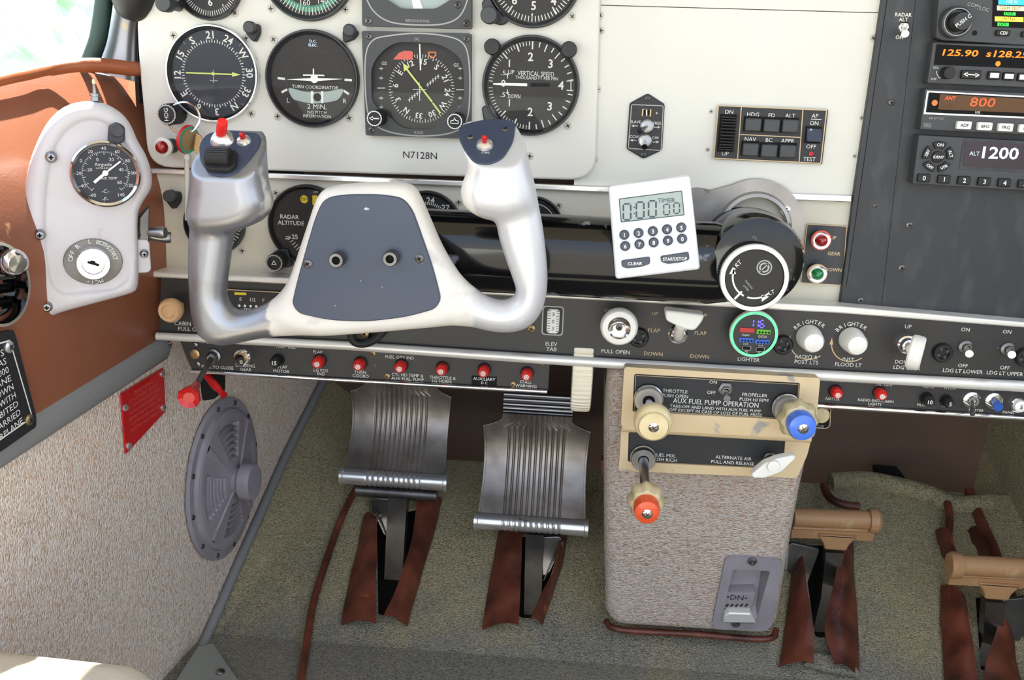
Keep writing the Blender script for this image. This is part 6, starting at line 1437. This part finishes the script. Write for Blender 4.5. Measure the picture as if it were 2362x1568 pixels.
# red warning placard
b = B(); pf = WALL; q = [(279, 908), (376, 848), (381, 948), (290, 1046)]
P = pf.pts(q, .002); b.prism(P, .001, .0025, 'red'); cxx = sum(p[0] for p in P)/4; cy2 = sum(p[1] for p in P)/4
tx = Vector(pf.uv(376, 848, .002))-Vector(pf.uv(279, 908, .002)); an = math.atan2(tx.y, tx.x); L = tx.length
H2 = (Vector(pf.uv(279, 908, .002))-Vector(pf.uv(290, 1046, .002))).length
up_ = Vector((-math.sin(an), math.cos(an))); dr = Vector((math.cos(an), math.sin(an)))
for i, (w_, tt) in enumerate(((.45, 'WARNING'), (.7, 'DO NOT EXCEED THE LIMITS'), (.75, 'OF THIS AIRPLANE AS GIVEN'), (.7, 'IN THE FLIGHT HANDBOOK'), (.75, 'BEFORE TAKE OFF CHECK THE'), (.7, 'CONTROLS FREE AND THE'), (.75, 'SELECTOR VALVE TURNED ON'))):
    c = Vector((cxx, cy2))+up_*H2*(.33-.095*i); b.text(tt, c.x, c.y, H2*(.055 if i else .07), .0028, 'flag_red', rot=an, w=L*w_)
t = solo('warning_placard', 'red metal warning placard riveted to the carpeted left wall', 'placard', b, WALL)
for u, v in ((288, 940), (374, 862), (376, 940), (296, 1028)): b = B(); x, y = WALL.uv(u, v, .0025); b.lathe([(.0032, .0025), (.003, .0042), (0, .005)], 'silver', 16, x, y); part('rivet', b, t)
# black limitations placard on the leather
lfz = .014; b = B(); q = [(-160, 800), (28, 768), (84, 968), (84, 985), (-60, 1110), (-160, 1180)]; q = [(-160, 822), (-160, 810), (30, 760), (36, 772), (84, 960), (84, 984), (-60, 1085), (-160, 1150)]
P = WALL.pts(q, lfz); b.prism(roundpoly(P, .002), lfz-.003, lfz, 'black_soft'); P2 = WALL.pts([(-150, 835), (22, 785), (74, 962), (-150, 1118)], lfz); b.line(P2, .0011, lfz+.0002, 'ink', True)
rows = [('AIRSPEED LIMITS', 830), ('MUST BE OBEYED AS', 845), ('MANEUVERS WITH 2000', 866), ('THIS AIRPLANE', 905), ('MUST BE FLOWN', 921), ('IN ACCORDANCE WITH', 937), ('INTENTIONAL SPINS PROHIBITED', 957), ('SEE THE HANDBOOK CARRIED', 980), ('ABOARD THE AIRPLANE', 998)]
v0 = 0
for i, (tt, v) in enumerate(rows):
    r_ = (8+i*7.0, 800+i*21.0); x, y = WALL.uv(8+i*5.4, 812+i*19.5, lfz); x2, y2 = WALL.uv(-60+i*5.4, 842+i*22.5, lfz)
    an = math.atan2(y-y2, x-x2); b.text(tt, x, y, .0046, lfz+.0003, 'ink', rot=an, ax='R', w=.0040*len(tt))
t = solo('limitations_placard', 'black placard with white lettering on the leather at the left edge', 'placard', b, WALL)
for u, v, m in ((20, 800, 'silver'), (66, 968, 'brass')): b = B(); x, y = WALL.uv(u, v, lfz); screwB(b, x, y, lfz, .0042, m, 'ink_dark'); part('screw', b, t)
# chrome air vent at the left edge
vf = Fr(WALL.w(WALL.p3(-20, 650, .010)), WALL.x, WALL.y)
vf = Fr(vf.o, (.55, .85, 0), (0, 0, 1)); t = thing('air_vent', 'chrome rimmed black air vent on the leather at the left edge', 'vent', vf)
a_ = abs(vf.uv(50, 640)[0]); h_ = (vf.uv(-10, 545)[1]-vf.uv(-10, 750)[1])/2; cv = (vf.uv(-10, 545)[1]+vf.uv(-10, 750)[1])/2
b = B(); b.T = Matrix.Translation((0, cv, 0)) @ Matrix.Diagonal((a_, h_, 1, 1)); b.lathe([(1, -.012), (1, .008), (.95, .014), (.88, .014), (.84, .010), (.80, 0)], 'chrome', 64); b.f.pop(); b.m.pop(); b.T = None; part('rim', b, t)
b = B(); b.T = Matrix.Translation((0, cv, 0)) @ Matrix.Diagonal((a_, h_, 1, 1)); b.lathe([(.80, 0), (.6, -.003), (0, -.004)], 'black_gloss', 48)
b.T = None
for k in (-1.5, -.5, .5, 1.5): b.prism(rrect(0, cv+k*h_*.3, a_*1.15, h_*.12, .002), -.003, .006, 'chrome' if k > 0 else 'black_gloss', .0015)
part('louvre', b, t)
b = B(); x, y = vf.uv(38, 608, .016); b.lathe([(.010, .010), (.009, .015), (.006, .018), (0, .0185)], 'chrome', 24, x, y); part('screw', b, t)
# ignition bracket
ang = math.radians(28)
bo = PAN(-.14).w(PAN(-.14).p3(215, 480, 0)); bf = Fr(bo, (math.cos(ang), -math.sin(ang)*-1, 0), (0, 0, 1)); s = bf.s(215, 480)
br = thing('ignition_bracket', 'white painted cast bracket with thermometer and ignition lock on the leather wall', 'bracket', bf)
out = catmull(bf.pts([(92, 728), (76, 700), (66, 620), (57, 540), (55, 480), (62, 400), (80, 340), (108, 285), (145, 250), (190, 236), (235, 238), (275, 258), (300, 285), (318, 325), (338, 360), (350, 400), (349, 435), (333, 462), (320, 490), (318, 530), (320, 620), (318, 660), (305, 676), (250, 692), (190, 708), (140, 722), (110, 734)]), 3)
X, Y, Z, GX, GY = grid3(-.085, .075, -.115, .115, -.032, .014, .0016)
f = sd_ext(sd_poly(out, GX, GY), Z, -.026, .006, .009)
rim = [np.hypot(GX-x, GY-y)-r for x, y, r in ((*bf.uv(243, 400), 92*s), (*bf.uv(216, 608), 84*s))]
rid = catmull(bf.pts([(60, 520), (70, 400), (100, 320), (150, 262), (230, 248), (285, 285), (325, 365), (338, 420), (310, 480), (305, 640), (200, 690), (110, 715), (80, 640)]), 3)
hol = catmull(bf.pts([(108, 560), (112, 420), (135, 330), (180, 285), (230, 280), (270, 310), (308, 370), (322, 420), (300, 470), (292, 640), (190, 668), (130, 660)]), 3)
d3 = sd_poly(hol, GX, GY)[:, :, None]; basin = np.maximum(d3, .0035-Z[None, None, :]); f = -smin(-f, basin, .006)
part('bracket_casting', nets(f, (X[0], Y[0], Z[0]), .0016, 'bracket_casting', 'white_cast'), br)
for u, v in ((118, 362), (92, 541), (108, 707), (334, 590)):
    b = B(); x, y = bf.uv(u, v, .006); rr = 14*s if u < 300 else 11*s; zz = .0055 if u < 300 else -.004; b.lathe([(rr, zz), (rr*.95, zz+.002), (rr*.6, zz+.0042), (0, zz+.0046)], 'steel', 24, x, y)
    b.bar((x-rr*.4, y), (x+rr*.4, y), rr*.25, zz+.0049, 'void'); b.bar((x, y-rr*.4), (x, y+rr*.4), rr*.25, zz+.0049, 'void'); part('screw', b, br)
b = B(); x, y = bf.uv(334, 590, -.006); b.prism(rrect(x-.004, y, .016, .026, .004), -.016, -.0042, 'white_cast', .001); part('tab', b, br)
b = B(); P = bf.pts([(322, 505), (345, 480), (346, 560), (322, 590)]); b.prism(P, -.024, -.006, 'dark_steel', .001); part('side_plate', b, br)
b = B(); x, y = bf.uv(221, 240, 0); b.T = Matrix.Translation((x, y, -.008)) @ Matrix.Rotation(-PI/2, 4, 'X'); b.lathe([(15*s, -.002), (15*s, .001), (11*s, .002), (10*s, .005), (13*s, .0052), (13*s, .007), (5*s, .0072), (4*s, .014), (5*s, .015), (4*s, .017), (0, .0175)], 'steel', 24, mats=['steel']*7+['ivory']*3); b.T = None
solo('bleed_button', 'tiny ivory tipped button on top of the white bracket', 'button', b, bf)
# lamp nub
b = B(); x, y = bf.uv(264, 305, .006); b.prism(roundpoly(bf.pts([(248, 325), (250, 290), (268, 280), (288, 292), (288, 325), (268, 335)], .006), .002), .003, .010, 'bezel_grey', .0015); x, y = bf.uv(270, 300, .012); b.lathe([(17*s, .004), (17*s, .016), (14*s, .018), (12*s, .0178), (0, .0178)], 'bezel_grey', 28, x, y); solo('post_light', 'dark grey round post light above the thermometer on the white bracket', 'light', b, bf)
# thermometer
tf2 = bf.at(243, 399, .006); s = tf2.s(243, 399); R = 83*s; t = thing('thermometer', 'chrome rimmed outside air thermometer on the white bracket', 'thermometer', tf2)
b = B(); b.lathe([(R, -.004), (R, .006), (R*.98, .0085), (R*.93, .0095), (R*.86, .008), (R*.84, .004)], 'chrome', 72); b.f.pop(); b.m.pop(); part('rim', b, t)
b = B(); b.disc(R*.85, .0042, 'dial_blue', n=64); z = .0044
for i in range(57): a = math.radians(-140+280*i/56); q = .56 if i % 4 == 0 else .62; b.bar((R*q*math.sin(a), R*q*math.cos(a)), (R*.66*math.sin(a), R*.66*math.cos(a)), .0004, z, 'ink')
for i, tx in enumerate(('-60', '-40', '-20', '0', '20', '40', '60', '80', '100', '120', '140')): a = math.radians(-148+29.6*i); b.text(tx, R*.75*math.sin(a), R*.75*math.cos(a), 8*s, z, 'ink')
for i, tx in enumerate(('-20', '0', '20', '40', '60')): a = math.radians(-75+50*i); b.text(tx, R*.46*math.sin(a), R*.46*math.cos(a), 8*s, z, 'ink')
for tx, u, v, h in (('Airguide', 238, 379, 8), ('INSTRUMENT', 239, 388, 4), ('AIR TEMP', 252, 411, 6), ('-C-', 243, 441, 9), ('-F-', 243, 459, 9)): T(b, tf2, tx, u, v, h, z=z)
part('dial', b, t)
b = B(); z = .006; c = tf2.uv(243, 399, z); b.bar(tf2.uv(217, 421, z), c, 7*s, z, 'needle_white'); e = tf2.uv(278, 372, z); b.bar(c, e, 4*s, z, 'needle_white'); b.disc(7*s, z+.0003, 'needle_white', *c, 24); part('pointer', b, t)
b = B(); b.disc(R*.86, .0078, 'glass', n=64); part('glass', b, t)
# ignition lock
lf2 = bf.at(215, 603, .0036); s = lf2.s(215, 603); t = thing('ignition_lock', 'chrome ignition key lock ringed by the words OFF R L BOTH START', 'lock', lf2)
b = B(); b.prism([(69*s*math.cos(a*PI/30)*(1 if a % 2 else .99), 58*s*math.sin(a*PI/30)) for a in range(60)], -.001, .0012, 'dark_steel', .0004)
for tx, a in (('OFF', -1.22), ('R', -.68), ('L', -.08), ('BOTH', .52), ('START', 1.13)): b.arctext(tx, 0, 0, 52*s, a, 11*s, .0015, 'ink', .155 if len(tx) > 3 else .17)
b.arctext('MCI•', 0, 0, 52*s, PI, 9*s, .0015, 'ink', .2); part('name_ring', b, t)
b = B(); x, y = 0, 0; b.lathe([(40*s, .001), (40*s, .009), (38*s, .011), (26*s, .011), (25*s, .009), (0, .0085)], 'chrome', 56, mats=['silver', 'chrome', 'silver', 'dark_steel', 'chrome']); part('barrel', b, t)
b = B(); b.T = Matrix.Rotation(-.35, 4, 'Z'); b.prism(rrect(0, 0, 28*s, 6*s, .0008), .008, .0089, 'void'); b.prism(rrect(-2*s, 4*s, 12*s, 5*s, .0006), .008, .0089, 'void'); b.T = None; part('keyhole', b, t)
# side toggles on bracket
tt = Fr(bf.w(bf.p3(325, 535, -.012)), (.25, -.9, 0), (0, 0, 1))
for k, (tp, lb) in enumerate((((373, 536), 'chrome toggle lever at the side of the white bracket, upper one of two'), ((385, 547), 'chrome toggle lever at the side of the white bracket, lower one of two'))):
    b = B(); a0 = Vector(bf.p3(322, 535+k*8, -.012-.006*k)); a1 = Vector(bf.p3(*tp, -.004-.012*k)); b.tube([tuple(a0), tuple(a0.lerp(a1, .3)), tuple(a1), tuple(a1+(a1-a0).normalized()*.003)], [.0032, .0030, .0048, .0042], 'steel', 18); b.tube([tuple(a0-(a1-a0)*.05), tuple(a0.lerp(a1, .18))], .006, 'dark_steel', 14)
    solo('toggle_lever', lb, 'switch', b, bf)
for o in [o for o in bpy.data.objects if o.name.startswith('lettering') and o.type == 'FONT']: bpy.data.objects.remove(o)
